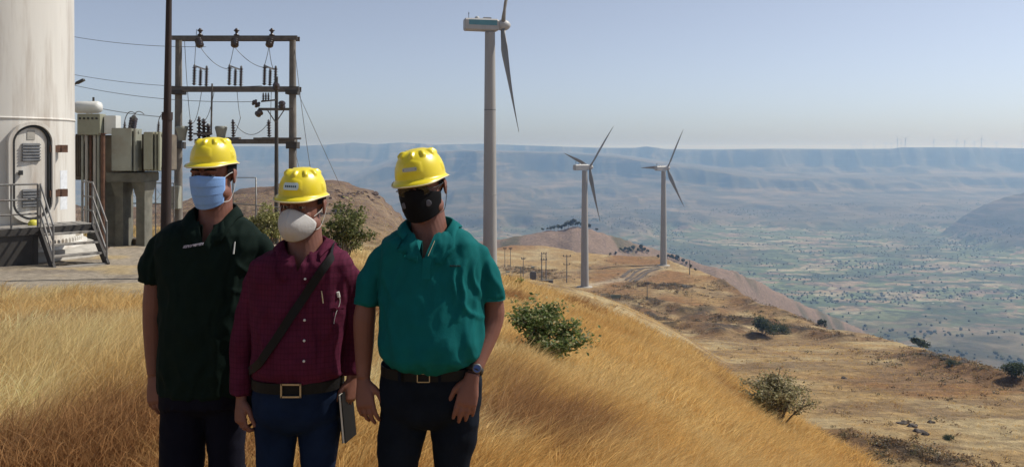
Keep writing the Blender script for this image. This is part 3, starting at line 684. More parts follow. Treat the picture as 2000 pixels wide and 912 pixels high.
# bottom beam: breakers and current transformers
for u, v, r_ in ((372,238,.11),(389,232,.10),(398,236,.12),(407,246,.13)): insulator(D, K(u,276,0), K(u,v,0), r_, 6, 'breaker_bushing')
for u in (355, 432): 
    m = MB(); m.lathe(K(u,275), [(.15,0),(.18,.25),(.22,.42),(.24,.50),(.20,.56)], 18); m.build('instrument_transformer', M_txl, D)
for u in (456, 526):
    insulator(D, K(u,268,0), K(u-1,238,0), .09, 6, 'arrester_insulator'); m = MB(); m.box(K(u,271), (.5,.3,.10), None, .01); m.build('arrester_base', M_steel, D)
# brace and meter box
m = MB(); m.box(K(342,385,-.3), (.62,.35,.86), None, .02); m.build('meter_box', M_txl, D)
# jumpers and droppers
def catenary(a, b, sag, n=14): return [a*(1-q)+b*q-Vector((0,0,sag*4*q*(1-q))) for q in [i/n for i in range(n+1)]]
m = MB()
for a, b, sg in ((K(402,96,-.55),K(458,136,-.2),.25),(K(468,96,-.55),K(527,134,-.2),.2),(K(534,96,-.55),K(540,134,-.2),.3),(K(384,58),K(384,130,-.2),.0),(K(462,56),K(452,128,-.2),.15),(K(531,56),K(520,128,-.2),.15),(K(391,170,.2),K(372,238),.5),(K(459,170,.2),K(470,230),.2),(K(470,230),K(432,262),.5),(K(527,172,.2),K(526,238),.6),(K(456,238),K(526,238),.5),(K(360,70),K(372,236),.4),(K(420,170),K(398,236),.3)):
    m.tube(catenary(a, b, sg), .012, 5)
tag(m.build('jumper_wires', M_cond, D), kind='stuff')
# slim pole with crossarm in front
YS = 27.0; sx = gx(540,YS); sz = Hs(sx,YS)
s_ = empty('service_pole', (sx, YS, sz), 0, 'slim dark pole with short crossarm and disc insulators in front of the double pole frame', 'pole'); O = s_.location.copy()
def Q(u, v, dy=0): return Vector((gx(u,YS), YS+dy, vz(v,YS)))-O
MB().tube([Vector((0,0,-.3)), Q(540,150)], [.08,.055], 12).build('pole', M_dark, s_)
m = MB(); m.bar(Q(507,214,-.1), Q(575,214,-.1), .07, .09); m.build('crossarm', M_steel, s_)
for a, b in (((524,216),(540,240)),((556,216),(540,240))): MB().bar(Q(*a,-.08), Q(*b,-.08), .03).build('arm_brace', M_steel, s_)
for u, v, uu, vv in ((508,208,500,199),(512,218,507,226),(540,175,545,166),(552,212,556,200)): insulator(s_, Q(u,v,-.1), Q(uu,vv,-.3), .12, 2, 'disc_insulator', False)
for u in (516, 521, 526): insulator(s_, Q(u,199,-.1), Q(u,187,-.1), .05, 3, 'fuse_insulator')
MB().bar(Q(512,199,-.1), Q(540,196,-.1), .05).build('fuse_bracket', M_steel, s_)
# wires strung across the yard
def wire(name, a, b, sag, label, grp, r=.010):
    a = Vector(a); b = Vector(b); m = MB(); m.tube(catenary(a, b, sag, 20), r, 5); tag(m.build(name, M_cond), label, 'wire', grp)
far_x = gx(20, 40)
wire('power_line', P(-20,33,34), P(402,92,YD-.55), .35, 'highest power line running from behind the tower to the frame', 'power lines at the upper left')
wire('power_line', P(-20,106,34), P(512,168,YD-.2), .5, 'second highest power line running behind the dark pole', 'power lines at the upper left')
wire('power_line', P(-20,118,34), P(500,199,YS-.3), .5, 'third power line down, just under the second one', 'power lines at the upper left')
wire('power_line', P(-20,140,30), P(320,229,24), .3, 'lowest power line sloping down toward the transformers', 'power lines at the upper left')
wire('stay_wire', P(572,160,YD), P(664,362,YD+2), 0, 'long diagonal stay wire right of the double pole frame', 'stay wires')
wire('stay_wire', P(574,80,YD), P(608,340,YD-1), .25, 'slack stay wire hanging down right pole of the frame', 'stay wires', .012)
wire('stay_wire', P(574,285,YD), P(600,380,YD-2), .1, 'short low stay wire under the lowest crossbeam', 'stay wires', .012)
# lamp arm peeping out beside the tower
la = empty('yard_lamp', P(120,172,26), 0, 'small street lamp head poking out right of the white tower', 'street lamp'); la.location.z = Hs(P(120,172,26).x, 26)
o0 = la.location.copy(); m = MB(); m.tube([(0,0,0), (0,0,P(120,175,26).z-o0.z), P(150,163,26)-o0], .035, 8); m.build('lamp_post', M_rail, la)
a = P(150,163,26)-o0; b = P(164,156,26)-o0; MB().bar(a, b, .14, .07).build('lamp_head', M_dark, la)
# ---------------------------------------------------------------- people
from mathutils.bvhtree import BVHTree
from math import hypot
def cloth(name, col, var=.12, scale=18, bump=.06, check=None, rough=.85):
    m = mat(name, col, rough, var=var, scale=scale, bump=bump, bscale=160, spec=.15)
    m.node_tree.nodes['Principled BSDF'].inputs['Specular IOR Level'].default_value = .08
    if check:
        t = m.node_tree; n = t.nodes; b = n['Principled BSDF']; src = b.inputs['Base Color'].links[0].from_socket
        tc = n.new('ShaderNodeTexCoord'); fac = None
        for ax in ('X', 'Z'):
            w = n.new('ShaderNodeTexWave'); w.bands_direction = ax; w.inputs['Scale'].default_value = 22 if ax == 'X' else 15; w.inputs['Distortion'].default_value = .4; t.links.new(tc.outputs['Object'], w.inputs['Vector'])
            r = n.new('ShaderNodeMapRange'); r.inputs[1].default_value = .80; r.inputs[2].default_value = 1.0; r.inputs[4].default_value = .38; t.links.new(w.outputs[1], r.inputs[0])
            mx = n.new('ShaderNodeMix'); mx.data_type = 'RGBA'; t.links.new(r.outputs[0], mx.inputs[0]); t.links.new(src, mx.inputs[6]); mx.inputs[7].default_value = (*check, 1); src = mx.outputs[2]
        t.links.new(src, b.inputs['Base Color'])
    return m
M_skin = mat('brown_skin', (.185, .078, .054), .55, var=.08, scale=14, bump=.03, bscale=120, spec=.3)
M_hair = mat('black_hair', (.008, .007, .007), .8, var=.3, scale=60, spec=.1)
M_hat = mat('yellow_helmet_plastic', (.72, .58, .02), .34, var=.05, scale=5, spec=.5, dirt=(.55,.42,.05,.35), dscale=6)
M_hatlip = mat('pale_helmet_lip', (.62, .55, .36), .5, var=.05)
M_eye = mat('eye_white', (.26,.23,.21), .4); M_iris = mat('dark_iris', (.01,.008,.006), .2)
M_lens = mat('dark_frame', (.012,.012,.014), .25, spec=.6)
M_brass = mat('brushed_buckle', (.42,.34,.22), .4, .7, var=.1)
M_leather = mat('black_leather', (.006,.0055,.005), .6, var=.2, scale=30, bump=.03, spec=.2)
M_shoe = mat('dark_shoe', (.03,.022,.018), .5, var=.2)

def remesh(mb, name, mt, parent, vox=.006, smooth=4, wr=None, cut=None, tag_=None):
    me = bpy.data.meshes.new('tmp'); me.from_pydata(mb.v, [], mb.f)
    bm = bmesh.new(); bm.from_mesh(me); bmesh.ops.recalc_face_normals(bm, faces=bm.faces[:]); bm.to_mesh(me); bm.free()
    o = bpy.data.objects.new('tmp', me); S.collection.objects.link(o)
    r = o.modifiers.new('r', 'REMESH'); r.mode = 'VOXEL'; r.voxel_size = vox; r.use_smooth_shade = True
    if smooth: s = o.modifiers.new('s', 'SMOOTH'); s.factor = .5; s.iterations = smooth
    dg = bpy.context.evaluated_depsgraph_get(); me2 = bpy.data.meshes.new_from_object(o.evaluated_get(dg)); bpy.data.objects.remove(o)
    me2.materials.clear(); me2.materials.append(mt); me2.name = name
    n = len(me2.vertices)
    if wr:
        co = np.empty(n*3, np.float32); me2.vertices.foreach_get('co', co); co = co.reshape(-1, 3)
        no = np.empty(n*3, np.float32); me2.vertex_normals.foreach_get('vector', no); no = no.reshape(-1, 3)
        co += no*wr(co, no)[:, None]; me2.vertices.foreach_set('co', co.ravel()); me2.update()
    if cut:
        bm = bmesh.new(); bm.from_mesh(me2); cut(bm); bm.to_mesh(me2); bm.free()
    me2.polygons.foreach_set('use_smooth', [True]*len(me2.polygons))
    o2 = bpy.data.objects.new(name, me2); link(o2, parent); return o2
def loft(mb, rings, n=28):
    """rings: (centre, half x vector, half y vector, exponent)"""
    vs = []
    for c, a, b, e in rings:
        for k in range(n):
            t = 2*pi*k/n; x, y = cos(t), sin(t); x = math.copysign(abs(x)**(2/e), x); y = math.copysign(abs(y)**(2/e), y)
            vs.append(c + a*x + b*y)
    m = len(rings); fs = [(i*n+k, i*n+(k+1)%n, (i+1)*n+(k+1)%n, (i+1)*n+k) for i in range(m-1) for k in range(n)]
    fs += [tuple(range(n))[::-1], tuple(range((m-1)*n, m*n))]
    return mb.add(vs, fs)
def ell(mb, c, r, R=None, n=16):
    vs = []; R = R or Matrix.Identity(3); c = Vector(c)
    for i in range(n+1):
        e = -pi/2+pi*i/n
        for k in range(2*n): a = pi*k/n; vs.append(c + R @ Vector((r[0]*cos(e)*cos(a), r[1]*cos(e)*sin(a), r[2]*sin(e))))
    q = 2*n; return mb.add(vs, [(i*q+k, i*q+(k+1)%q, (i+1)*q+(k+1)%q, (i+1)*q+k) for i in range(n) for k in range(q)])
def spl(pts, rad, sub=5):
    """smooth path through points with radii (Catmull-Rom)"""
    P_ = [Vector(p) for p in pts]; out = []; ro = []
    for i in range(len(P_)-1):
        p0 = P_[max(i-1,0)]; p1 = P_[i]; p2 = P_[i+1]; p3 = P_[min(i+2, len(P_)-1)]
        for k in range(sub):
            t = k/sub; out.append(.5*((2*p1)+(p2-p0)*t+(2*p0-5*p1+4*p2-p3)*t*t+(3*p1-p0-3*p2+p3)*t**3)); ro.append(rad[i]*(1-t)+rad[i+1]*t)
    out.append(P_[-1]); ro.append(rad[-1]); return out, ro
def limb(mb, pts, rad, n=16, sub=5):
    p, r = spl(pts, rad, sub); mb.tube(p, r, n)
def hand(mb, wrist, d, side, back, size=1.0, curl=.35, spread=.10, thumb=1):
    """d: direction of the fingers, back: direction the back of the hand faces, side: towards the thumb"""
    d = Vector(d).normalized(); back = Vector(back); back = (back-d*back.dot(d)).normalized(); side = Vector(side); side = (side-d*side.dot(d)-back*side.dot(back)).normalized()
    s = size; w = Vector(wrist)
    loft(mb, [(w-d*.02*s, side*.026*s, back*.020*s, 2.2), (w+d*.015*s, side*.030*s, back*.018*s, 2.3), (w+d*.055*s, side*.039*s, back*.016*s, 2.6), (w+d*.088*s, side*.040*s, back*.013*s, 2.6), (w+d*.097*s, side*.036*s, back*.009*s, 2.4)], 20)
    for i, (off, L_, r) in enumerate(((.030,.070,.0088),(.010,.079,.0092),(-.011,.073,.0088),(-.030,.057,.0078))):
        p = w + d*(.078-.004*abs(i-1.3))*s + side*off*s; dr = (d+side*(off*3.0*spread/.10)).normalized(); pts = [p]; rr_ = [r*1.15*s]; ang = curl*.35*(1+.15*i)
        for q, f in enumerate((.45, .30, .25)):
            dd = (dr*cos(ang)-back*sin(ang)).normalized(); pts.append(pts[-1]+dd*(L_+.012)*f*s); rr_.append(r*s*(1.02,.95,.78)[q]); ang += curl*(.8+.2*i)
        mb.tube(pts, rr_, 10); ell(mb, pts[-1], (rr_[-1],)*3, None, 6)
        for j in (1, 2): ell(mb, pts[j], (rr_[j]*1.08,)*3, None, 6)
    b = w + d*.022*s + side*.026*s - back*.004*s
    td = (d*.72+side*.62-back*.25).normalized(); p1 = b+td*.040*s; td2 = (d*.93+side*.22-back*.28).normalized(); p2 = p1+td2*.032*s; p3 = p2+(td2-back*.12).normalized()*.026*s
    mb.tube([b-td*.01, b+td*.015, p1, p2, p3], [.014*s,.015*s,.0115*s,.0105*s,.0080*s], 12); ell(mb, p3, (.008*s,)*3, None, 6)
def wrinkles(amp, seed, ax=(1,1,1), folds=()):
    def f(co, no):
        out = np.zeros(len(co), np.float32)
        for i, c in enumerate(co):
            p = Vector((c[0]*ax[0]+seed, c[1]*ax[1], c[2]*ax[2]))
            a = mnoise.noise(p*7); b = mnoise.noise(p*17+Vector((a*1.5,3,1))); r = 1-abs(mnoise.noise(p*11+Vector((5,a,0))))*2.4
            r2 = 1-abs(mnoise.noise(Vector((p.x*9+a*1.2, p.y*6, p.z*4))))*3.0; out[i] = amp*(.55*a+.25*b+.55*max(r, -.3)+.75*max(r2, -.2))
        for (cx, cz, dirx, dirz, L_, w_, h) in folds:        # long folds
            dx = co[:,0]-cx; dz = co[:,2]-cz; t = dx*dirx+dz*dirz; s_ = -dx*dirz+dz*dirx+.012*np.sin(t*30)
            out += (h*np.exp(-(s_/w_)**2)*np.clip(1-np.abs(t-L_/2)/(L_/2), 0, 1)**.6*(no[:,1] < .4)).astype(np.float32)
        return out
    return f
EX, EY, EZ = Vector((1,0,0)), Vector((0,1,0)), Vector((0,0,1))

def helmet(parent, M4, badge=None, s=1.0):
    """M4: head frame; helmet > brim lip, badge"""
    a_, b_, h_ = .108, .130, .118; NA, NE = 120, 34; vs = []
    ribs = [(0,0), (38,0), (-38,0), (74,0), (-74,0), (118,0), (-118,0), (180,0)]
    def pt(az, e):
        """az from the front (deg), e elevation (deg)"""
        ce = cos(RAD(e))**.74 if e < 89.9 else 0; se = sin(RAD(e))**1.0
        k = 0
        for ra, _ in ribs:
            dA = (az-ra+180) % 360-180; w_ = dA*cos(RAD(e))*1.0
            k += .0085*math.exp(-(w_/4.2)**4)*max(0, min(1, (e-44)/5))*max(0, min(1, (70-e)/9))
        dA = (az+180) % 360-180
        k += .0022*max(0, min(1, (26-abs(dA))/3))*max(0, min(1, (44-e-abs(dA)*.35)/4))*max(0, min(1, (e-9)/3))   # raised front panel
        k += .004*max(0, min(1, (7-abs(abs(dA)-88))/2))*max(0, min(1, (26-e)/4))*max(0, min(1, (e-6)/3))            # slot bosses at the sides
        r = 1+k/.11
        return Vector((a_*ce*sin(RAD(az))*r, -b_*ce*cos(RAD(az))*r+.004, h_*se*r))
    for i in range(NE):
        e = 90*(i/(NE-1))**.9
        for k in range(NA): vs.append(pt(360*k/NA, e))
    # brim rows below e=0: outwards
    rows = []
    for (o_, z_) in ((.000,-.006),(.006,-.012),(1.0,-.016)):
        row = []
        for k in range(NA):
            az = 360*k/NA; dA = (az+180) % 360-180; base = pt(az, 0); dirv = Vector((sin(RAD(az)), -cos(RAD(az)), 0))
            pk = math.exp(-(dA/52)**4)
            if o_ == 1.0: q = base+dirv*(.012+.030*pk)+EZ*(z_-.010*pk-.004*(abs(dA) > 100))
            else: q = base+dirv*(o_+(.010*pk if o_ else 0))+EZ*z_
            row.append(q)
        rows.append(row)
    allr = rows[::-1]; V_ = [M4 @ (p*s) for r in allr for p in r]+[M4 @ (Vector(p)*s) for p in vs]
    R_ = len(allr)+NE; m = MB(); m.add(V_, [(i*NA+k, i*NA+(k+1)%NA, (i+1)*NA+(k+1)%NA, (i+1)*NA+k) for i in range(R_-1) for k in range(NA)], True)
    h = m.build('hard_hat', M_hat, parent); md = h.modifiers.new('t', 'SOLIDIFY'); md.thickness = .0035; md.offset = -1
    m = MB(); pts = [M4 @ ((rows[2][k]+EZ*.0005)*s) for k in range(NA)]; m.tube(pts+[pts[0]], .0026, 6, caps=False); m.build('brim_edge', M_hatlip, h)
    m = MB(); i0 = []                                   # inner headband
    for k in range(48):
        a = 2*pi*k/48; i0 += [M4 @ (Vector((.086*sin(a), -.104*cos(a)+.004, -.012))*s), M4 @ (Vector((.088*sin(a), -.106*cos(a)+.004, .02))*s)]
    m.add(i0, [(2*k, 2*((k+1)%48), 2*((k+1)%48)+1, 2*k+1) for k in range(48)], True); m.build('headband', M_black, h)
    if badge:
        az0, e0, w_, hh, c, ink = badge; m = MB(); vv = []
        for j in range(5):
            for i in range(9):
                az = az0+w_*(i/8-.5); e = e0+hh*(j/4-.5)
                if (j in (0,4)) : az = az0+w_*.86*(i/8-.5)
                vv.append(M4 @ (pt(az, e)*1.012*s))
        m.add(vv, [(j*9+i, j*9+i+1, (j+1)*9+i+1, (j+1)*9+i) for j in range(4) for i in range(8)], True); bd = m.build('badge', mat('badge_sheet', c, .4, var=.05), h)
        m = MB()
        for (x0, x1) in ink:
            q = []
            for (az, e) in ((az0+w_*x0, e0-hh*.16), (az0+w_*x1, e0-hh*.16), (az0+w_*x1, e0+hh*.10), (az0+w_*x0, e0+hh*.10)): q.append(M4 @ (pt(az, e)*1.018*s))
            m.add(q, [(0,1,2,3)])
        m.build('lettering', mat('badge_ink', (.03,.06,.07), .5), bd)
    return h

def person(name_label, Y, head_c, roll, yaw, pitch, hs, neck, shirt, hem_cut, sleeves, arms, legs_spec, M_sh, M_tr, collar, seed, cutV, extras, foldz=()):
    """pixel measured joints at depth Y, everything real size; returns the body object"""
    sc = Y/F
    def Q(u, v, dy=0): return P(u, v, Y)+Vector((0, dy, 0))
    hc = Q(*head_c)
    R = Matrix.Rotation(RAD(yaw), 3, 'Z') @ Matrix.Rotation(RAD(roll), 3, 'Y') @ Matrix.Rotation(RAD(pitch), 3, 'X')
    M4 = Matrix.Translation(hc) @ R.to_4x4()
    def Hd(x, y, z): return M4 @ (Vector((x, y, z))*hs)
    mb = MB()
    def E_(c, r, rot=None): ell(mb, Hd(*c), [q*hs for q in r], (R @ rot) if rot else R, 14)
    E_((0,.014,.036), (.079,.095,.086)); E_((0,-.010,-.028), (.069,.076,.080)); E_((0,-.042,-.070), (.054,.042,.040)); E_((0,-.066,-.100), (.024,.022,.018))
    E_((0,-.094,-.022), (.013,.017,.024), Matrix.Rotation(RAD(-18), 3, 'X')); E_((0,-.086,.004), (.009,.012,.022)); E_((0,-.083,-.062), (.025,.011,.006)); E_((0,-.083,-.072), (.021,.011,.007))
    for sx in (-1, 1):
        E_((sx*.030,-.075,.025), (.027,.016,.009)); E_((sx*.031,-.0745,.0155), (.0165,.0115,.0062)); E_((sx*.031,-.0735,.0005), (.0160,.0110,.0058)); E_((sx*.036,-.062,-.026), (.024,.022,.022)); E_((sx*.012,-.092,-.034), (.008,.010,.007))
        E_((sx*.084,.012,-.002), (.006,.019,.031), Matrix.Rotation(RAD(18*sx), 3, 'Z')); E_((sx*.087,.018,.012), (.005,.012,.016)); E_((sx*.056,-.02,-.062), (.022,.038,.028))
    # neck and trunk
    nb = Q(*neck); loft(mb, [(Hd(0,.016,-.03), R@EX*.060*hs, R@EY*.062*hs, 2), (Hd(0,.022,-.09), R@EX*.064*hs, R@EY*.062*hs, 2), (nb+EY*.02, EX*.070, EY*.066, 2), (nb-EZ*.06+EY*.01, EX*.095, EY*.070, 2), (nb-EZ*.12, EX*.13, EY*.082, 2), (nb-EZ*.19, EX*.14, EY*.09, 2)], 24)
    loft(mb, [(Q((l+r)/2, v, dy), EX*((r-l)/2*sc-.014), EY*(dp-.012), 2.3) for (v, l, r, dp, dy) in shirt if v > neck[1]+62])
    for A in arms:
        limb(mb, [Q(*p[:3]) for p in A['pts']], [p[3]*sc*((.55, .80)[j] if j < 2 else .88 if j == len(A['pts'])-1 else 1) for j, p in enumerate(A['pts'])])
        hand(mb, Q(*A['wrist']), A['d'], A['side'], A['back'], A.get('size', 1), A.get('curl', .35), A.get('spread', .1))
    gz = [Hs(*(Q(l['foot'], 912, 0).xy)) for l in legs_spec['legs']]
    for l, g in zip(legs_spec['legs'], gz):
        ft = Q(l['foot'], 912); zz = [p[1] for p in l['pts']]
        limb(mb, [Q(p[0], p[1], p[3] if len(p) > 3 else 0) for p in l['pts']]+[Vector((ft.x, Y+.02, g+.28)), Vector((ft.x, Y+.03, g+.08))], [p[2]*sc-.012 for p in l['pts']]+[.052, .045])
        ell(mb, (ft.x, Y-.04, g+.045), (.045,.12,.04))
    body = remesh(mb, 'person', M_skin, None, .0042, 2)
    tag(body, name_label, 'person', 'men in yellow helmets posing on the hill')
    # eyes
    for sx in (-1, 1):
        m = MB(); ell(m, Hd(sx*.031,-.0725,.008), (.0120*hs,)*3, R, 8); e = m.build('eye', M_eye, body)
        m = MB(); ell(m, Hd(sx*.031,-.0818,.0075), (.0060*hs,.0035*hs,.0060*hs), R, 8); m.build('iris', M_iris, e)
        m = MB(); m.tube([Hd(sx*.012,-.093,.030), Hd(sx*.030,-.094,.036), Hd(sx*.052,-.080,.029)], [.003*hs,.0045*hs,.002*hs], 8); m.build('eyebrow', M_hair, body)
    # hair: shell over the sides and back of the head
    m = MB(); vs = []; n = 22
    for i in range(n+1):
        e = -pi/2+pi*i/n
        for k in range(2*n): a = pi*k/n; vs.append(Vector((.084*cos(e)*cos(a), .014+.101*cos(e)*sin(a), .036+.090*sin(e))))
    fs = []
    for i in range(n):
        for k in range(2*n):
            q = [i*2*n+k, i*2*n+(k+1)%(2*n), (i+1)*2*n+(k+1)%(2*n), (i+1)*2*n+k]; c = sum((vs[j] for j in q), Vector())/4
            if (c.y > -.028 and c.z > -.012+.5*max(0, -.0-c.y) and not (c.y < .03 and c.z < .014)) or (c.y > .03 and c.z > -.045) or c.z > .085: fs.append(q)
    m.add([M4 @ (v*hs) for v in vs], fs, True); ho = m.build('hair', M_hair, body)
    # shirt
    mb = MB(); loft(mb, [(Q((l+r)/2, v, dy), EX*((r-l)/2*sc), EY*dp, 2.35) for (v, l, r, dp, dy) in shirt])
    for sl_ in sleeves: limb(mb, [Q(p[0], p[1]+(3 if j == 0 else 0), p[2]) for j, p in enumerate(sl_)], [p[3]*sc*((.74, .92)[j] if j < 2 else 1) for j, p in enumerate(sl_)])
    cx, vtop, vbot, hw = cutV; collar['r'] = collar.get('r', .066)+.008; zt, zb_ = Q(0, vtop).z, Q(0, vbot).z; xc = Q(cx, 400).x
    def cut(bm):
        kk = collar.get('r', .066); cn_ = nb+Vector((collar.get('dx', 0), .014, 0))
        bmesh.ops.delete(bm, geom=[f for f in bm.faces if f.calc_center_median().z > nb.z-.10 and hypot(f.calc_center_median().x-cn_.x, f.calc_center_median().y-cn_.y) < kk+.020], context='FACES')
        apex = Vector((xc, Y, zb_)); planes = []
        for sx in (-1, 1):
            e_ = Vector((sx*hw*sc, 0, zt-zb_)); nrm = Vector((e_.z, 0, -e_.x)).normalized(); nrm = nrm*sx if nrm.x*sx > 0 else nrm*sx
            planes.append(nrm); g = [f for f in bm.faces if f.calc_center_median().y < Y and abs(f.calc_center_median().x-xc) < .12 and f.calc_center_median().z > zb_-.03]
            ge = set(); [ge.update(f.edges) for f in g]; gv = set(); [gv.update(f.verts) for f in g]
            bmesh.ops.bisect_plane(bm, geom=g+list(ge)+list(gv), plane_co=apex, plane_no=nrm)
        dl = []
        for f in bm.faces:
            c = f.calc_center_median()
            if c.y < Y and c.z > zb_ and abs(c.x-xc) < hw*sc*(c.z-zb_)/(zt-zb_): dl.append(f)
        bmesh.ops.delete(bm, geom=dl, context='FACES')
    fl = [(Q(a, b).x, Q(a, b).z, dxx/ sqrt(dxx*dxx+dzz*dzz), dzz/sqrt(dxx*dxx+dzz*dzz), L_, w_, h) for (a, b, dxx, dzz, L_, w_, h) in foldz]
    sh = remesh(mb, 'shirt', M_sh, body, .0075, 5, wrinkles(.0085, seed, (1.6,1,.75), fl), cut)
    for c_ in collar.get('cuffs', ()):                     # ribbed sleeve ends
        a, b, r = c_; m = MB(); m.tube([Q(*a), Q(*b)], [r*sc, r*sc*1.01], 20); m.build('cuff', collar.get('mat', M_sh), sh)
    # collar: a folded ribbon round the neck, its outer edge lying on the shirt
    m = MB(); vs = []; n = 48; gap = collar.get('gap', 30)
    tree = BVHTree.FromPolygons([v.co.copy() for v in sh.data.vertices], [tuple(p.vertices) for p in sh.data.polygons])
    def on(u, v, off=.002):
        d_ = P(u, v, 1).normalized(); h_ = tree.ray_cast(Vector((0,0,0)), d_); return (h_[0]-d_*off) if h_[0] else Q(u, v, -.1)
    cc = nb+Vector((collar.get('dx', 0), .014, collar.get('dz', .0)))
    k = collar.get('r', .066)
    for i in range(n+1):
        a = RAD(gap*.45+(360-.9*gap)*i/n); fr = max(0, cos(a)); pt_ = max(0, 1-min(i, n-i)/5.0); bk = max(0, -cos(a))
        dr = Vector((sin(a), -cos(a), 0))
        spread = dr.x*(.045*pt_)
        stand = cc+dr*(k*(1+.05*fr)+.010)+EZ*(-.050-.085*fr**1.6)+EX*spread*.2
        top = cc+dr*(k+.004)+EZ*(.030+.012*bk-.070*fr**1.8)+EX*spread*.5
        top2 = cc+dr*(k+.010)+EZ*(.031+.012*bk-.070*fr**1.8)+EX*spread*.6
        tgt = cc+Vector((dr.x*(k+.022+.030*fr**2), dr.y*(k+.030), 0))+EZ*(-.022-.070*fr**1.3-.030*pt_)+EX*spread
        q = tree.find_nearest(tgt); nn = q[1]; nn = nn if nn.dot(dr+EZ*.5) > 0 else -nn; low = q[0]+nn*(.009+.003*pt_)
        vs += [stand, top, top2, (top2+low)/2+nn*.004, low, low-nn*.006]
    m.add(vs, [(i*6+j, (i+1)*6+j, (i+1)*6+j+1, i*6+j+1) for i in range(n) for j in range(5)], True); co_ = m.build('collar', collar.get('mat', M_sh), sh); md = co_.modifiers.new('t', 'SOLIDIFY'); md.thickness = .0025
    # trousers
    hp = list(legs_spec['hips']); (v, l, r, dp, dy) = hp[-1]; w_ = r-l; hp = hp[:-1]+[(v-14, l+2, r-2, dp, dy), (v, l+w_*.10, r-w_*.10, dp*.86, dy), (v+9, l+w_*.24, r-w_*.24, dp*.68, dy), (v+15, l+w_*.38, r-w_*.38, dp*.45, dy)]
    mb = MB(); loft(mb, [(Q((l+r)/2, v, dy), EX*((r-l)/2*sc), EY*dp, 2.3) for (v, l, r, dp, dy) in hp])
    for l, g in zip(legs_spec['legs'], gz):
        ft = Q(l['foot'], 912); pts = [Q(p[0], p[1], p[3] if len(p) > 3 else 0) for p in l['pts']]+[Vector((ft.x, Y+.02, g+.30)), Vector((ft.x, Y+.03, g+.06))]
        limb(mb, pts, [p[2]*sc for p in l['pts']]+[.075, .085])
    tr_ = remesh(mb, 'trousers', M_tr, body, .0085, 4, wrinkles(.004, seed+9, (1,1,1.1)))
    for l, g in zip(legs_spec['legs'], gz):
        ft = Q(l['foot'], 912); m = MB(); loft(m, [(Vector((ft.x, Y-.03, g+z)), EX*a, EY*b, 2.5) for z, a, b in ((.0,.048,.145),(.03,.052,.148),(.05,.048,.135))]+[(Vector((ft.x, Y, g+.085)), EX*.042, EY*.095, 2.3), (Vector((ft.x, Y+.035, g+.12)), EX*.04, EY*.05, 2.2)]); m.build('shoe', M_shoe, body)
    helm = helmet(body, Matrix.Translation(Hd(*extras.get('hat_off', (0,.004,.042)))) @ (R @ Matrix.Rotation(RAD(extras.get('hat_pitch', 0)), 3, 'X')).to_4x4(), extras.get('badge'), hs*extras.get('hat_s', .97))
    return body, Q, Hd, M4, R, sh, tr_, helm, on

def ear_loops(par, Hd, a, b, mt):
    for sx in (-1, 1):
        m = MB(); p, r = spl([Hd(sx*.068,-.045,a), Hd(sx*.082,-.012,a+.018), Hd(sx*.087,.022,.012), Hd(sx*.086,.028,-.015), Hd(sx*.078,-.01,b+.01), Hd(sx*.062,-.04,b)], [.0014]*6); m.tube(p, r, 6); m.build('ear_loop', mt, par)
def patch(mb, fn, nu, nv, smooth=True):
    mb.add([fn(i/nu, j/nv) for j in range(nv+1) for i in range(nu+1)], [(j*(nu+1)+i, j*(nu+1)+i+1, (j+1)*(nu+1)+i+1, (j+1)*(nu+1)+i) for j in range(nv) for i in range(nu)], smooth)
def glasses(par, Hd):
    m = MB()
    for sx in (-1, 1):
        pts = [Hd(sx*.033+.024*cos(a)*(1), -.104+.004*abs(cos(a)), .006+.016*(abs(sin(a))**.8*math.copysign(1, sin(a)))) for a in [2*pi*k/20 for k in range(21)]]
        m.tube(pts, .0017, 6, caps=False)
        m.tube([Hd(sx*.057,-.100,.010), Hd(sx*.074,-.075,.010), Hd(sx*.083,.01,.012)], .0017, 6)
    m.tube([Hd(-.009,-.105,.008), Hd(0,-.108,.010), Hd(.009,-.105,.008)], .0015, 6)
    g = m.build('glasses', M_lens, par)
    for sx in (-1, 1):
        m = MB(); vs = [Hd(sx*.033+.0235*cos(a), -.104, .006+.0155*sin(a)) for a in [2*pi*k/20 for k in range(20)]]; m.add(vs, [tuple(range(20))]); o = m.build('lens', M_glass, g)
M_glass = mat('spectacle_lens', (.03,.03,.035), .05, spec=.6); M_glass.node_tree.nodes['Principled BSDF'].inputs['Transmission Weight'].default_value = .9
def watch(par, c, ax, r, dial, strap):
    c = Vector(c); ax = Vector(ax).normalized(); m = MB(); m.lathe(c-ax*.010, [(r,0),(r+.003,.002),(r+.003,.018),(r,.020)], 24, ax); w_ = m.build('watch', strap, par)
    f = c+Vector((.004,-r-.002,.0)); f = f-ax*(f-c).dot(ax)*.9
    m = MB(); m.lathe(f, [(.0165,0),(.0175,.002),(.0165,.005),(.014,.006)], 24, (0.1,-1,0)); b = m.build('watch_case', M_cond, w_)
    m = MB(); m.lathe(f+Vector((0,-.0055,0)), [(.0135,0),(.0135,.001)], 20, (0.1,-1,0)); m.build('dial', dial, b)
    return w_

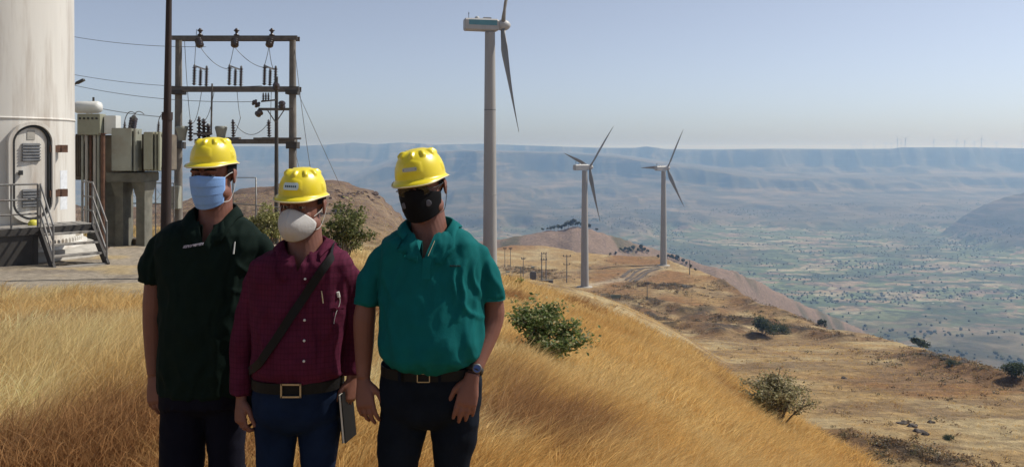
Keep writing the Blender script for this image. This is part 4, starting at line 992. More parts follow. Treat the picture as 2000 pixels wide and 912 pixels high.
# ---- man in black
M_blk = cloth('dark_green_polo_cloth', (.006,.013,.010)); M_blkt = cloth('black_trouser_cloth', (.007,.007,.013))
body1, Q, Hd, M4, R, sh, trz, hat, on = person('man on the left in a near black polo shirt and a light blue surgical mask', 3.35, (416,344,0), 0, -6, 3, 1.03, (418,425,.0),
    [(412,385,452,.060,.02),(424,370,468,.072,.02),(438,338,487,.092,.01),(455,316,507,.108,0),(480,306,516,.120,0),(520,312,508,.130,0),(570,318,500,.135,-.005),(640,319,492,.137,-.012),(700,317,487,.135,-.010),(745,315,486,.130,0),(762,316,485,.128,0)],
    0, [[(330,463,0,25),(312,492,0,28),(303,520,0,28),(299,549,0,27)], [(500,463,0,24),(512,492,0,27),(510,520,0,27),(508,549,.02,26)]],
    [dict(pts=[(320,470,0,20),(306,520,0,23),(301,590,0,21),(300,640,0,19.5),(302,690,0,18),(304,730,-.01,15)], wrist=(304,734,-.01), d=(.16,-.25,-1), side=(.95,-.35,0), back=(-.35,-.95,0), curl=.42, size=1.08),
     dict(pts=[(505,470,0,20),(512,540,.02,22),(508,610,.04,20),(498,680,.03,17),(494,720,.01,14)], wrist=(494,724,.01), d=(-.1,-.2,-1), side=(-.8,-.5,0), back=(.8,-.5,0), curl=.5)],
    dict(hips=[(735,318,483,.125,0),(760,315,481,.128,0),(790,313,479,.130,.005),(792,314,478,.125,.01)], legs=[dict(pts=[(360,790,44),(357,836,43),(355,912,40.5)], foot=350), dict(pts=[(438,790,38),(441,836,37.5),(444,912,33)], foot=448)]),
    M_blk, M_blkt, dict(gap=26, r=.070, dz=.012, cuffs=[((300,544,0),(299,550,0),27.6)]), 1.0, (420,420,470,20), dict(hat_s=.79, hat_off=(0,.004,.064)),
    foldz=[(470,480,.5,-1,.16,.009,.007),(500,500,-.6,-1,.18,.010,.008),(455,540,.8,-.5,.12,.008,.005)])
M_surg = cloth('blue_surgical_paper', (.22,.38,.70), var=.05, rough=.7)
def f1(u_, v_):
    ph = RAD(-66+132*u_); z = .000-.126*v_+.022*abs(2*u_-1)**2*v_**2; k = .083*(1-.10*(2*u_-1)**2*0); rx = .081-.016*v_**2; ry = .113-.030*max(0, v_-.55)**1.2-.012*v_+.010*math.exp(-((u_-.5)/.12)**2)*math.exp(-((v_-.18)/.25)**2)
    pl_ = .0028*((v_*3.5) % 1)*(1 if .1 < v_ < .9 else .3)
    return Hd(sin(ph)*rx*1.0, -cos(ph)*(ry+pl_), z+.012*(1-abs(2*u_-1))*(1 if v_ < .02 else 0) + .0*ph)
m = MB(); patch(m, f1, 28, 40); mk = m.build('face_mask', M_surg, body1); md = mk.modifiers.new('t', 'SOLIDIFY'); md.thickness = .002; ear_loops(mk, Hd, -.004, -.100, M_cw)
M_thr = mat('white_thread', (.42,.40,.48), .7)
m = MB(); x = 355.5
for i, (w_, h_) in enumerate(((4,7),(3.6,7),(4,6.5),(2,6),(3.5,5),(3.2,4.6),(1.5,5),(3.4,4.5),(3.2,4.4),(1.6,6),(3,5.4),(3.5,5))):
    a = on(x, 483-i*.55-h_/2, .026); b = on(x+w_*.75, 483-i*.55+h_/2, .026)
    m.box(((a.x+b.x)/2, a.y+.012, (a.z+b.z)/2), (abs(b.x-a.x)*.4, .004, abs(a.z-b.z)*.75)); m.box(((a.x+b.x)/2, a.y+.012, (a.z+b.z)/2+(.003 if i % 3 else -.003)), (abs(b.x-a.x)*1.1, .004, abs(a.z-b.z)*.3)); x += w_+.3
tag(m.build('chest_lettering', M_thr, sh), kind='stuff')
m = MB(); m.tube([on(459,472), on(456,496)], [.0025,.0035], 8); m.build('pen', M_cw, body1)

# ---- man in maroon
M_mar = cloth('maroon_checked_cloth', (.080,.013,.032), check=(.035,.007,.016), var=.15); M_jean = cloth('blue_denim', (.007,.015,.038), var=.25, scale=10)
body2, Q, Hd, M4, R, sh, trz, hat, on = person('shorter man in the middle in a maroon checked shirt and a white cup mask', 3.15, (590,402,0), 1.5, -9, 5, 1.02, (594,488,0),
    [(472,560,632,.060,.02),(485,545,650,.075,.02),(497,515,674,.094,.01),(511,494,690,.108,0),(535,488,694,.118,0),(575,492,688,.124,0),(630,497,678,.127,-.006),(685,500,672,.130,-.014),(712,498,671,.130,-.012),(728,500,667,.120,-.004),(738,504,663,.110,0)],
    0, [[(514,522,0,22),(498,548,0,22),(487,600,0,21.5),(477,655,0,22),(473,710,0,20),(472,768,-.01,18)], [(676,520,0,22),(686,552,0,21),(692,600,.01,22),(693,650,.02,21),(689,700,.02,18),(686,734,.0,16)]],
    [dict(pts=[(500,530,0,18),(482,620,0,17),(476,690,0,15),(472,772,-.01,12.5)], wrist=(473,776,-.01), d=(.02,-.2,-1), side=(.75,-.65,0), back=(-.7,-.7,0), curl=.75, size=.95),
     dict(pts=[(686,530,0,18),(690,620,.01,13),(690,700,.02,11.5),(687,736,0,11.5)], wrist=(687,738,0), d=(-.05,-.1,-1), side=(-.5,-.85,0), back=(.85,-.5,0), curl=.62, size=.88)],
    dict(hips=[(720,502,664,.110,0),(742,498,667,.118,0),(800,495,668,.125,.005),(827,497,665,.120,.01)], legs=[dict(pts=[(538,820,41),(539,862,38.5),(537,912,34)], foot=538), dict(pts=[(625,820,41),(623,862,38),(622,912,33)], foot=624)]),
    M_mar, M_jean, dict(gap=24, r=.066, dz=.008), 4.0, (597,480,522,17), dict(hat_s=.80, hat_off=(0,.004,.053), badge=(-3, 21, 42, 17, (.55,.66,.66), [(-.36,-.26),(-.22,-.13),(-.09,.0),(.04,.12),(.16,.24),(.28,.36)])),
    foldz=[(668,560,-.3,-1,.20,.010,.015),(690,520,-.25,-1,.14,.009,.010),(650,690,.5,-.8,.10,.010,.012),(520,600,.2,-1,.2,.010,.007)])
M_n95 = mat('white_cup_mask', (.47,.455,.44), .8, var=.04, scale=20, bump=.1)
def f2(u_, v_):
    a = 2*pi*u_; ca, sa = sin(a), cos(a)                      # sa up
    pw = lambda c_, e_: math.copysign(abs(c_)**e_, c_)
    if sa > 0: ox, oz = .077*pw(ca, 1.25), .062*pw(sa, 1.45)
    else: ox, oz = .077*pw(ca, .95), .066*pw(sa, .95)
    q = v_; x = ox*q; z = -.056+oz*q
    dome = .060*(1-q**2.0); base = .112-.9*(x*x)/.08*.9-.20*max(0, -.080-z)
    crease = .004*math.exp(-(x/.005)**2)*(1 if z > -.06 else .3)*(q < .97)
    return Hd(x, -(base-.006+dome*.62+crease), z)
m = MB(); patch(m, f2, 48, 18); mk = m.build('cup_mask', M_n95, body2); md = mk.modifiers.new('t', 'SOLIDIFY'); md.thickness = .002; ear_loops(mk, Hd, -.030, -.085, M_cw)
def belt(par, Q, Y, v, l, r, dp, hgt, dy=0, name='belt'):
    m = MB(); vs = []; n = 48; c = Q((l+r)/2, v, dy); a_ = (r-l)/2*Y/F
    for k in range(n):
        t = 2*pi*k/n; x = math.copysign(abs(cos(t))**(2/2.4), cos(t)); y = math.copysign(abs(sin(t))**(2/2.4), sin(t))
        for o_, z in ((0,-hgt/2),(.004,-hgt/2),(.004,hgt/2),(0,hgt/2)): vs.append(c+Vector((x*(a_+o_), y*(dp+o_), z)))
    m.add(vs, [(k*4+j, ((k+1)%n)*4+j, ((k+1)%n)*4+(j+1)%4, k*4+(j+1)%4) for k in range(n) for j in range(4)], False); return m.build(name, M_leather, par)
b_ = belt(body2, Q, 3.15, 741, 497, 669, .126, .040)
m = MB(); c = Q(587, 742, -.138)
for a, b in (((-.037,0,.023),(.037,0,.023)),((-.037,0,-.023),(.037,0,-.023)),((-.036,0,.026),(-.036,0,-.026)),((.036,0,.026),(.036,0,-.026))): m.bar(c+Vector(a), c+Vector(b), .006, .006, up=(0,1,0))
m.build('belt_buckle', M_brass, b_)
# strap over the shoulder, following the chest, and the small bag on the hip
def strapmesh(pts, w, th=.004):
    p, _ = spl(pts, [1]*len(pts), 8); m = MB(); vs = []
    for i, q in enumerate(p):
        d_ = (p[min(i+1, len(p)-1)]-p[max(i-1, 0)]).normalized(); out = Vector((q.x-Q(592,0).x, q.y-3.15, 0)); out = Vector((out.x*.5, out.y, .25 if i < 6 else 0)).normalized(); sd__ = d_.cross(out).normalized(); o2 = sd__.cross(d_).normalized()
        o2 = o2 if o2.y < 0 else -o2
        vs += [q-sd__*w/2, q+sd__*w/2, q+sd__*w/2+o2*th, q-sd__*w/2+o2*th]
    n_ = len(p); return m.add(vs, [(i*4+j, i*4+(j+1)%4, (i+1)*4+(j+1)%4, (i+1)*4+j) for i in range(n_-1) for j in range(4)])
bag = strapmesh([Q(652,484,.08), Q(651,483,.02)]+[on(u_, v_, .010) for u_, v_ in ((648,500),(634,520),(615,548),(592,583),(567,620),(543,657),(520,690),(506,710))]+[Q(498,716,-.06), Q(494,724,.01), Q(496,738,.09)], .032).build('strap', M_leather, body2)
m = MB(); m.box(Q(486,760,.10), (.07,.20,.16), None, .015); m.build('hip_bag', M_leather, body2)
m = MB(); p, r = spl([on(661,572), on(664,590), on(656,612), on(652,632)], [.0015]*4); m.tube(p, r, 6); m.tube([on(660,570,.004), on(662,580,.004)], .006, 8); m.build('earphone_wire', M_cw, body2)
m = MB(); a, b = on(645,603), on(672,600); m.bar(a, b, .004, .006); pk = m.build('pocket_flap', M_mar, sh)
m = MB(); m.tube([on(628,568), on(631,592)], .0025, 8); m.build('pen', M_brass, body2)
for i_, v_ in enumerate((545, 585, 625, 665, 705)):
    c_ = on(596-i_*.6, v_, .001); m = MB(); m.lathe(c_, [(.005,0),(.005,.002),(.003,.003)], 10, (0,-1,0)); m.build('button', M_cw, sh)
# folder in his hand
R_n = Matrix.Rotation(RAD(-5), 3, 'Y') @ Matrix.Rotation(RAD(76), 3, 'Z')
nbk = empty('folder', Q(683,806,-.02), 0, 'thin dark folder with pale page edge held by the man in maroon', 'folder')
m = MB(); m.box((0,0,0), (.10,.004,.19), R_n, .0015); m.box(R_n @ Vector((0,.012,0)), (.10,.003,.19), R_n, .001); m.build('folder_cover', M_leather, nbk)
MB().box(R_n @ Vector((-.001,.006,0)), (.097,.007,.184), R_n).build('pages', mat('paper_pages', (.55,.52,.45), .8), nbk)

# ---- man in teal
M_teal = cloth('teal_polo_cloth', (.004,.098,.098), var=.08); M_dj = cloth('dark_denim', (.006,.009,.015), var=.25, scale=10); M_tealt = cloth('teal_collar_rib', (.005,.112,.112), var=.06)
body3, Q, Hd, M4, R, sh, trz, hat, on = person('stout man on the right in a teal polo shirt and a black cloth mask', 3.05, (824,369,0), -7, -10, 6, 1.03, (838,452,0),
    [(432,805,868,.060,.02),(446,790,886,.078,.02),(458,768,914,.098,.01),(472,747,932,.112,0),(500,739,942,.125,0),(550,743,942,.138,-.01),(610,745,944,.152,-.03),(655,744,945,.160,-.045),(682,749,938,.156,-.05),(695,762,922,.140,-.05),(706,785,900,.110,-.055),(712,805,880,.085,-.06)],
    0, [[(760,482,0,24),(741,512,0,25),(727,548,0,25),(718,591,0,25)], [(922,482,0,25),(939,512,0,26),(950,548,0,28),(957,583,0,29)]],
    [dict(pts=[(752,490,0,20),(722,560,0,21),(712,620,0,22),(711,670,0,19.5),(711,715,-.01,15),(712,735,-.02,14)], wrist=(712,740,-.02), d=(.14,-.30,-1), side=(.95,-.35,0), back=(-.35,-.95,0), curl=.36, size=1.0),
     dict(pts=[(930,490,0,21),(958,560,0,22),(964,610,.01,22),(956,645,-.01,21),(939,685,-.06,17),(929,712,-.10,14.5)], wrist=(924,722,-.115), d=(-.22,-.22,-1), side=(-1,-.1,.15), back=(.05,-1,.1), curl=.30, size=1.0, spread=.06)],
    dict(hips=[(676,754,936,.110,.01),(700,750,939,.122,0),(740,744,941,.128,0),(780,742,940,.130,.005),(815,744,938,.125,.01)], legs=[dict(pts=[(790,800,46),(784,852,46),(777,912,38)], foot=775), dict(pts=[(890,800,47),(887,852,46),(883,912,34)], foot=886)]),
    M_teal, M_dj, dict(gap=20, r=.074, dz=.010, mat=M_tealt, cuffs=[((957,575,0),(957,584,0),30),((718,582,0),(717.5,592,0),26)]), 7.0, (834,440,500,24), dict(hat_s=.85, hat_off=(0,.004,.050), badge=(-4, 20, 36, 8, (.42,.42,.36), [(-.42,.42)])),
    foldz=[(915,500,-.15,-1,.22,.008,.017),(930,500,.0,-1,.15,.006,.014),(898,500,-.1,-1,.16,.007,.013),(900,560,.55,-.8,.14,.008,.009),(955,500,.25,-1,.14,.009,.008),(760,520,.4,-1,.15,.010,.006)])
M_bm = cloth('black_mask_cloth', (.008,.008,.009), var=.2)
def f3(u_, v_):
    ph = RAD(-72+144*u_); z = .004-.112*v_+.010*math.exp(-((u_-.5)/.18)**2)*(1-v_) - .016*abs(2*u_-1)**2*(1-2.6*v_)
    rx = .084-.014*v_**2; ry = .113-.030*max(0, v_-.6)**1.1+.016*math.exp(-((u_-.5)/.16)**2)*math.exp(-((v_-.35)/.4)**2)
    return Hd(sin(ph)*rx, -cos(ph)*ry, z)
m = MB(); patch(m, f3, 32, 22); mk = m.build('cloth_mask', M_bm, body3); md = mk.modifiers.new('t', 'SOLIDIFY'); md.thickness = .003; ear_loops(mk, Hd, -.006, -.090, M_black)
M_gry = mat('grey_print', (.10,.10,.12), .9)
for uu in (.27, .73):
    m = MB(); c = Vector(f3(uu, .42)); c2 = Vector(f3(uu, .43)); n_ = (c-Hd(0,0,-.04)).normalized(); m.lathe(c+n_*.001, [(.012,0),(.012,.0015),(.009,.002),(.001,.002)], 14, n_); m.build('mask_print', M_gry, mk)
glasses(body3, Hd)
b_ = belt(body3, Q, 3.05, 716, 747, 941, .132, .038)
m = MB(); c = Q(835, 717, -.142)
for a, b in (((-.022,0,.015),(.022,0,.015)),((-.022,0,-.015),(.022,0,-.015)),((-.022,0,.015),(-.022,0,-.015)),((.022,0,.015),(.022,0,-.015))): m.bar(c+Vector(a), c+Vector(b), .003, .003, up=(0,1,0))
m.build('belt_buckle', M_brass, b_)
for u in (790, 865): MB().box(Q(u,716,-.134), (.010,.008,.05)).build('belt_loop', M_dj, trz)
watch(body3, Q(930,708,-.097), Q(939,685,-.06)-Q(929,712,-.10), .029, mat('blue_dial', (.03,.09,.30), .2), M_black)
m = MB(); m.tube([on(849,470), on(843,484), on(836,500)], .0010, 6); m.build('placket_trim', M_hatlip, sh)
m = MB(); m.bar(on(834,504,.001), on(832,545,.001), .030, .004, up=(0,1,0)); m.build('placket', M_tealt, sh)
m = MB(); 
for i in range(6): m.box(on(880+i*3.6, 519+(i%2)*.6, .001), (.005,.004,.004))
tag(m.build('chest_lettering', M_black, sh), kind='stuff')
# ---------------------------------------------------------------- dry grass: one sheet of real blades on the near hill
def attr_mat(name, rough=.6, trans=.35, spec=.2):
    m = bpy.data.materials.new(name); m.use_nodes = True; t = m.node_tree; n = t.nodes; b = n['Principled BSDF']
    at = n.new('ShaderNodeVertexColor'); at.layer_name = 'Col'; t.links.new(at.outputs[0], b.inputs['Base Color'])
    b.inputs['Roughness'].default_value = rough; b.inputs['Specular IOR Level'].default_value = spec
    if trans:
        tr = n.new('ShaderNodeBsdfTranslucent'); t.links.new(at.outputs[0], tr.inputs[0]); mx = n.new('ShaderNodeMixShader'); mx.inputs[0].default_value = trans
        t.links.new(b.outputs[0], mx.inputs[1]); t.links.new(tr.outputs[0], mx.inputs[2]); t.links.new(mx.outputs[0], n['Material Output'].inputs[0])
    return m
M_grass = attr_mat('dry_grass_blades', .55, .5)
def grass(N, r0, r1, wid, hgt, seed, a0=-36, a1=35):
    g = np.random.default_rng(seed)
    # clumps, then blades round each clump
    per = 9; nc = N//per
    r = np.sqrt(g.random(nc)*(r1**2-r0**2)+r0**2); th = np.radians(a0+(a1-a0)*g.random(nc)); cx = r*np.sin(th); cy = r*np.cos(th)
    x = np.repeat(cx, per)+g.normal(0, .035+.02*wid/.003, nc*per); y = np.repeat(cy, per)+g.normal(0, .035+.02*wid/.003, nc*per)
    s = x/np.maximum(y, .5)
    yard = (y > 11.4+.6*(fbm(x/2, y/2, 3)-.5)*2) & (y < 27) & (s < -.235)
    keep = ~yard & ((y > 4.0) | (s > .12))
    rl = np.hypot(x, y); keep &= (rl < r1+.5)
    dens = fbm(x/1.7+3, y/1.7, 3); keep &= (g.random(len(x)) < np.clip(.25+2.0*(dens-.25), .12, 1))
    x, y, s, dens = x[keep], y[keep], s[keep], dens[keep]; n = len(x); z = H(x, y)-.01
    big = fbm(x/4.5+9, y/4.5+2, 3); mid_ = fbm(x/1.1, y/1.1, 3)
    right = sst(-.25, .12, s)
    h = hgt*(.55+.9*big)*(.55+.7*g.random(n))*(1-.32*right)*(1-(1-right)*.45*sst(6.5, 11, y))*(.55+.45*sst(4, 5.5, y))*(.45+1.1*fbm(x*1.6+7, y*1.6, 3))
    # lean: wind sweeps it, mostly to the right, more on the slope; swirling clumps on the left
    la = RAD(5)+RAD(220)*(fbm(x/2.3+20, y/2.3, 2)-.5)*(1-.55*right)+g.normal(0, .95, n); lm = (.15+.75*g.random(n)+.22*right)
    lx = np.cos(la)*lm*h; ly = np.sin(la)*lm*h*.8
    fa = g.random(n)*np.pi; w = wid*(.6+.8*g.random(n)); wx = np.cos(fa)*w; wy = np.sin(fa)*w*.6
    lodged = g.random(n) < .10; h = np.where(lodged, h*.45, h); lx = np.where(lodged, lx*2.2, lx); ly = np.where(lodged, ly*2.2, ly)
    V_ = np.empty((n, 7, 3), np.float32)
    for j, (q, ww) in enumerate(((0, 1.0), (.42, .8), (.80, .62))):
        bx = x+lx*q**1.8; by = y+ly*q**1.8; bz = z+h*(q-.10*q*q)
        V_[:, 2*j] = np.stack([bx-wx*ww, by-wy*ww, bz], -1); V_[:, 2*j+1] = np.stack([bx+wx*ww, by+wy*ww, bz], -1)
    V_[:, 6] = np.stack([x+lx*1.15, y+ly*1.15, z+h*.93], -1)
    base = (np.arange(n)*7)[:, None]
    F_ = np.concatenate([base+np.array([0,1,3]), base+np.array([0,3,2]), base+np.array([2,3,5]), base+np.array([2,5,4]), base+np.array([4,5,6])], 0)
    c = np.array((.60, .455, .215))[None]*np.ones((n, 1)); t1 = sst(.42, .66, big+.12*(g.random(n)-.5))[:, None]
    c = c*(1-t1)+np.array((.50, .325, .12))*t1
    rt = right[:, None]; c = c*(1-rt*.75)+np.array((.58, .37, .125))*rt*.75
    pale = (sst(.50, .70, mid_)*(.75-.5*right))[:, None]; c = c*(1-pale)+np.array((.72, .60, .34))*pale
    red = (sst(.60, .74, fbm(x/2.2+40, y/1.6, 4)))[:, None]*.85; c = c*(1-red)+np.array((.26, .125, .055))*red
    c *= (.62+.62*g.random(n))[:, None]; c = np.minimum(c*1.32, .9)
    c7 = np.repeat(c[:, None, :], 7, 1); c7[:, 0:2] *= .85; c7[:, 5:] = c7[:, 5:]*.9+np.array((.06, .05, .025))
    return V_.reshape(-1, 3), F_, c7.reshape(-1, 3)
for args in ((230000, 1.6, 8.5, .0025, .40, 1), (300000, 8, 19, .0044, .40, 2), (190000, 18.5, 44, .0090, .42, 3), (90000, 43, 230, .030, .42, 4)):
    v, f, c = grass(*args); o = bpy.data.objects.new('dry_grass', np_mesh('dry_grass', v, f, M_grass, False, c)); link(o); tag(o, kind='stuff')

# ---------------------------------------------------------------- bushes and trees
M_leaf = attr_mat('bush_leaves', .5, .45, .3); M_bark = mat('grey_bark', (.13, .10, .075), .9, var=.3, scale=20, bump=.4)
def shrub(name, u, Y, w, h, label, cat, group, leaf=.05, n=2200, cols=((.05,.075,.02),(.14,.16,.05)), lean=0, open_=.25, seed=1, stems=9, dz=0, pale=.1):
    g = np.random.default_rng(seed); rd = random.Random(seed); x0 = gx(u, Y); z0 = Hs(x0, Y)+dz
    root = empty(name, (x0, Y, z0), 0, label, cat, group)
    m = MB(); tips = []
    for i in range(stems):
        a = rd.uniform(0, 2*pi); rr_ = rd.uniform(.05, .48)*w; hh = h*rd.uniform(.45, .98)*(1-.5*(rr_/(w*.5))**2)
        top = Vector((cos(a)*rr_+lean*hh, sin(a)*rr_, hh)); md = top*.5+Vector((rd.uniform(-.05,.05)*w, rd.uniform(-.05,.05)*w, h*.06))
        r0 = .012*h+.006; m.tube([(cos(a)*.03, sin(a)*.03, -.05), md, top], [r0, r0*.6, r0*.2], 6); tips.append((md, top))
        for k in range(4):
            q = rd.uniform(.35, .9); p = md*(1-q)+top*q; a2 = rd.uniform(0, 2*pi); L_ = rd.uniform(.12, .26)*w; t2 = p+Vector((cos(a2)*L_, sin(a2)*L_, rd.uniform(.0, .8)*L_)); m.tube([p, t2], [r0*.35, r0*.12], 5); tips.append((p, t2))
    m.build('trunk' if cat == 'tree' else 'stems', M_bark, root)
    k = len(tips); A = np.array([t[0] for t in tips]); B = np.array([t[1] for t in tips])
    i = g.integers(0, k, n); q = .12+.98*g.random(n)**(.75 if cat == 'bush' else .7); c = A[i]+(B[i]-A[i])*q[:, None]+g.normal(0, .055*w*(1-open_*.8), (n, 3))*np.array([1, 1, .8])
    c[:, 2] = np.clip(c[:, 2], .03*h, None)
    nrm = g.normal(0, 1, (n, 3)); nrm[:, 2] = abs(nrm[:, 2])+.3; nrm /= np.linalg.norm(nrm, axis=1)[:, None]
    t = np.cross(nrm, g.normal(0, 1, (n, 3))); t /= np.linalg.norm(t, axis=1)[:, None]; b = np.cross(nrm, t); L_ = leaf*(.6+.8*g.random(n))[:, None]
    V_ = np.stack([c-t*L_*.5, c+b*L_*.28+nrm*L_*.08, c+t*L_*.5, c-b*L_*.28+nrm*L_*.08], 1).reshape(-1, 3); F_ = np.arange(4*n).reshape(n, 4)
    mixv = g.random(n)[:, None]**1.3; col = np.array(cols[0])*(1-mixv)+np.array(cols[1])*mixv; pl_ = g.random(n) < pale; col[pl_] = np.array((.30, .28, .14)); col *= (1.0+.5*g.random(n))[:, None]
    o = bpy.data.objects.new('foliage', np_mesh('foliage', V_, F_, M_leaf, False, np.repeat(col, 4, 0))); link(o, root)
    return root
shrub('bush', 1060, 10.4, .98, .86, 'round dark green bush on the grassy slope right of the man in teal', 'bush', None, .055, 5200, ((.05,.08,.022),(.17,.215,.065)), pale=.2, seed=3, stems=18, open_=.0, lean=.02)
shrub('bush', 1508, 17.5, 1.65, 1.65, 'sparse brownish bush with thin leaves on the slope edge at the right', 'bush', None, .065, 5200, ((.12,.115,.055),(.30,.25,.14)), .06, .3, 5, 26, -.25, .25)
shrub('bush', 1478, 17.2, .50, .50, 'small bright green bush at the foot of the sparse brownish bush', 'bush', None, .055, 420, ((.05,.10,.02),(.10,.18,.04)), .02, .4, 6, 7)
shrub('small_tree', 668, 18.5, 1.45, 1.75, 'leafy green small tree behind the man in maroon and the man in teal', 'tree', None, .080, 4600, ((.045,.06,.02),(.17,.18,.06)), -.02, .25, 8, 17)
shrub('small_tree', 612, 19.6, .9, 1.1, 'low leafy tree directly behind the helmet of the man in maroon', 'tree', None, .075, 1200, ((.05,.065,.02),(.16,.17,.06)), 0, .35, 9, 8)
shrub('bush', 524, 20.0, 1.5, 1.45, 'pale olive bush between the men in black and maroon', 'bush', None, .075, 3000, ((.12,.13,.04),(.28,.26,.10)), 0, .45, 10, 10)
shrub('bush', 486, 22.5, .9, .8, 'low olive scrub bush under the pipe gate frame', 'bush', None, .08, 700, ((.10,.10,.04),(.24,.21,.09)), 0, .5, 11, 8)
shrub('bush', 756, 22.0, .5, .45, 'tiny green bush beside the left shoulder of the man in teal', 'bush', None, .07, 260, ((.05,.07,.02),(.16,.17,.06)), 0, .4, 12, 5)
shrub('bush', 1014, 23.5, .35, .42, 'tiny bright green bush at the hill crest beside the teal sleeve', 'bush', None, .07, 260, ((.07,.12,.02),(.16,.22,.05)), 0, .4, 13, 5)
# ---------------------------------------------------------------- things on the plateau, the rim and beyond
def far_tree_mesh(seed, green=(.035,.05,.02)):
    rd = random.Random(seed); g = np.random.default_rng(seed); m = []; n = 260
    lob = [(rd.uniform(-.3,.3), rd.uniform(-.3,.3), rd.uniform(.45,.85), rd.uniform(.20,.34)) for _ in range(6)]
    i = g.integers(0, len(lob), n); L_ = np.array(lob)[i]; d = g.normal(0, 1, (n, 3)); d /= np.linalg.norm(d, axis=1)[:, None]; c = L_[:, :3]+d*(L_[:, 3:]*(.75+.35*g.random((n, 1))))*np.array([1, 1, .8])
    t = np.cross(d, g.normal(0, 1, (n, 3))); t /= np.linalg.norm(t, axis=1)[:, None]; b = np.cross(d, t); s = .10*(.6+.8*g.random((n, 1)))
    V_ = np.stack([c-t*s, c+b*s*.7, c+t*s, c-b*s*.7], 1).reshape(-1, 3); col = np.array(green)*(.6+1.0*g.random((n, 1))); 
    return np_mesh('crown', V_, np.arange(4*n).reshape(n, 4), M_leaf, False, np.repeat(col, 4, 0))
crowns = [far_tree_mesh(s_, c_) for s_, c_ in ((1,(.045,.06,.028)),(2,(.06,.07,.035)),(3,(.04,.05,.025)))]
tm = MB(); tm.tube([(0,0,-.1),(.01,.01,.3),(.03,-.02,.6)], [.035,.028,.015], 5); tm.tube([(.01,.01,.3),(-.12,.05,.55)], [.02,.008], 5); to_ = tm.build('trunk', M_bark); tmesh = to_.data; bpy.data.objects.remove(to_)
def far_tree(x, y, h, w, label, group, z=None, seed=0, name='tree'):
    r = empty(name, (x, y, Hs(x, y) if z is None else z), seed*1.7, label, 'tree', group)
    for nm, me in (('crown', crowns[seed % 3]), ('trunk', tmesh)):
        o = bpy.data.objects.new(nm, me); link(o, r); o.scale = (w, w, h)
    return r
rd = random.Random(5); k = 0
def at_ground(u, v, Y0=120, Y1=5000):
    """first ground point seen at this direction"""
    s_ = (u-1000)/F; t_ = (290-v)/F; ys = np.geomspace(Y0, Y1, 900); hz_ = H(s_*ys, ys); ok = np.where(hz_ >= t_*ys)[0]
    if len(ok) == 0: return None
    y = float(ys[ok[0]]); return s_*y, y, float(hz_[ok[0]])
for jj, (u, v, hp) in enumerate(sorted(((1083,447,9),(1090,446,11),(1096,445,9),(1103,444,10),(1110,443,13),(1119,441,14),(1128,444,10),(1136,446,9),(1151,448,9),(1070,452,6),(1076,450,7),(1060,456,6),(1165,453,6)))):
    s_ = (u-1000)/F; y = float(np.interp(s_, _bu, _by)); x = s_*y; z = Hs(x, y); h = hp*y/F*1.1; far_tree(x, y, h, h*.9, 'small tree on the low purple brown ridge crest, %s from the left' % ordw(jj), 'trees on the crest of the far ridge', z-.3, k); k += 1
for jj, (u, v, hp) in enumerate(sorted(((1213,488,10),(1222,486,12),(1230,490,13),(1238,486,14),(1246,488,12),(1252,484,14),(1258,489,12),(1265,490,10),(1203,492,8),(1192,494,8),(1304,500,10),(1312,503,14),(1322,507,16),(1333,510,12),(1341,514,10),(1349,518,10),(1285,498,8),(1358,524,8)))):
    q = at_ground(u, v+6, 300) 
    if q: h = hp*q[1]/F*.9; far_tree(q[0], q[1], h, h*.75, 'dark tree around the third turbine base, %s from the left in its row' % ordw(jj), 'trees below the low ridge', q[2]-.2, k); k += 1
for u, v, w_, hp, lab in () or ((1489,642,40,30,'dark green bush clump in the bank at the middle of the golden field'),(1522,640,34,20,'lower green bush right of the dark clump on the field bank'),(1980,725,36,34,'dark green tree at the right frame edge below the golden field rim'),(1862,702,24,14,'small light green bush by dark rocks on the right rim'),(1450,845-0,1,1,None),(1853,846,22,14,'lone small dark bush right of the black rocks in the near field')):
    if not lab: continue
    q = at_ground(u, v+12, 60)
    if q: shrub('bush' if 'bush' in lab else 'tree', u, q[1], w_*q[1]/F*1.15, hp*q[1]/F*1.15, lab, 'bush' if 'bush' in lab else 'tree', None, hp*q[1]/F*.10, 3200, ((.02,.03,.012),(.06,.08,.03)), 0, -1.2, 70+k, 9, -.5, .02); k += 1
for i in range(46):                                    # scrub trees on the drop beyond the rim
    u = 1560+i*8.7+rd.uniform(-3, 3); s_ = (u-1000)/F; y = float(np.interp(s_, _rs, _ry))+rd.uniform(6, 120); x = s_*y; h = rd.uniform(14, 30)*y/F
    far_tree(x, y, h, h*1.1, 'dark scrub tree beyond the right field rim, %s from the left' % ordw(i), 'scrub trees beyond the field rim', Hs(x, y)-.3, k); k += 1
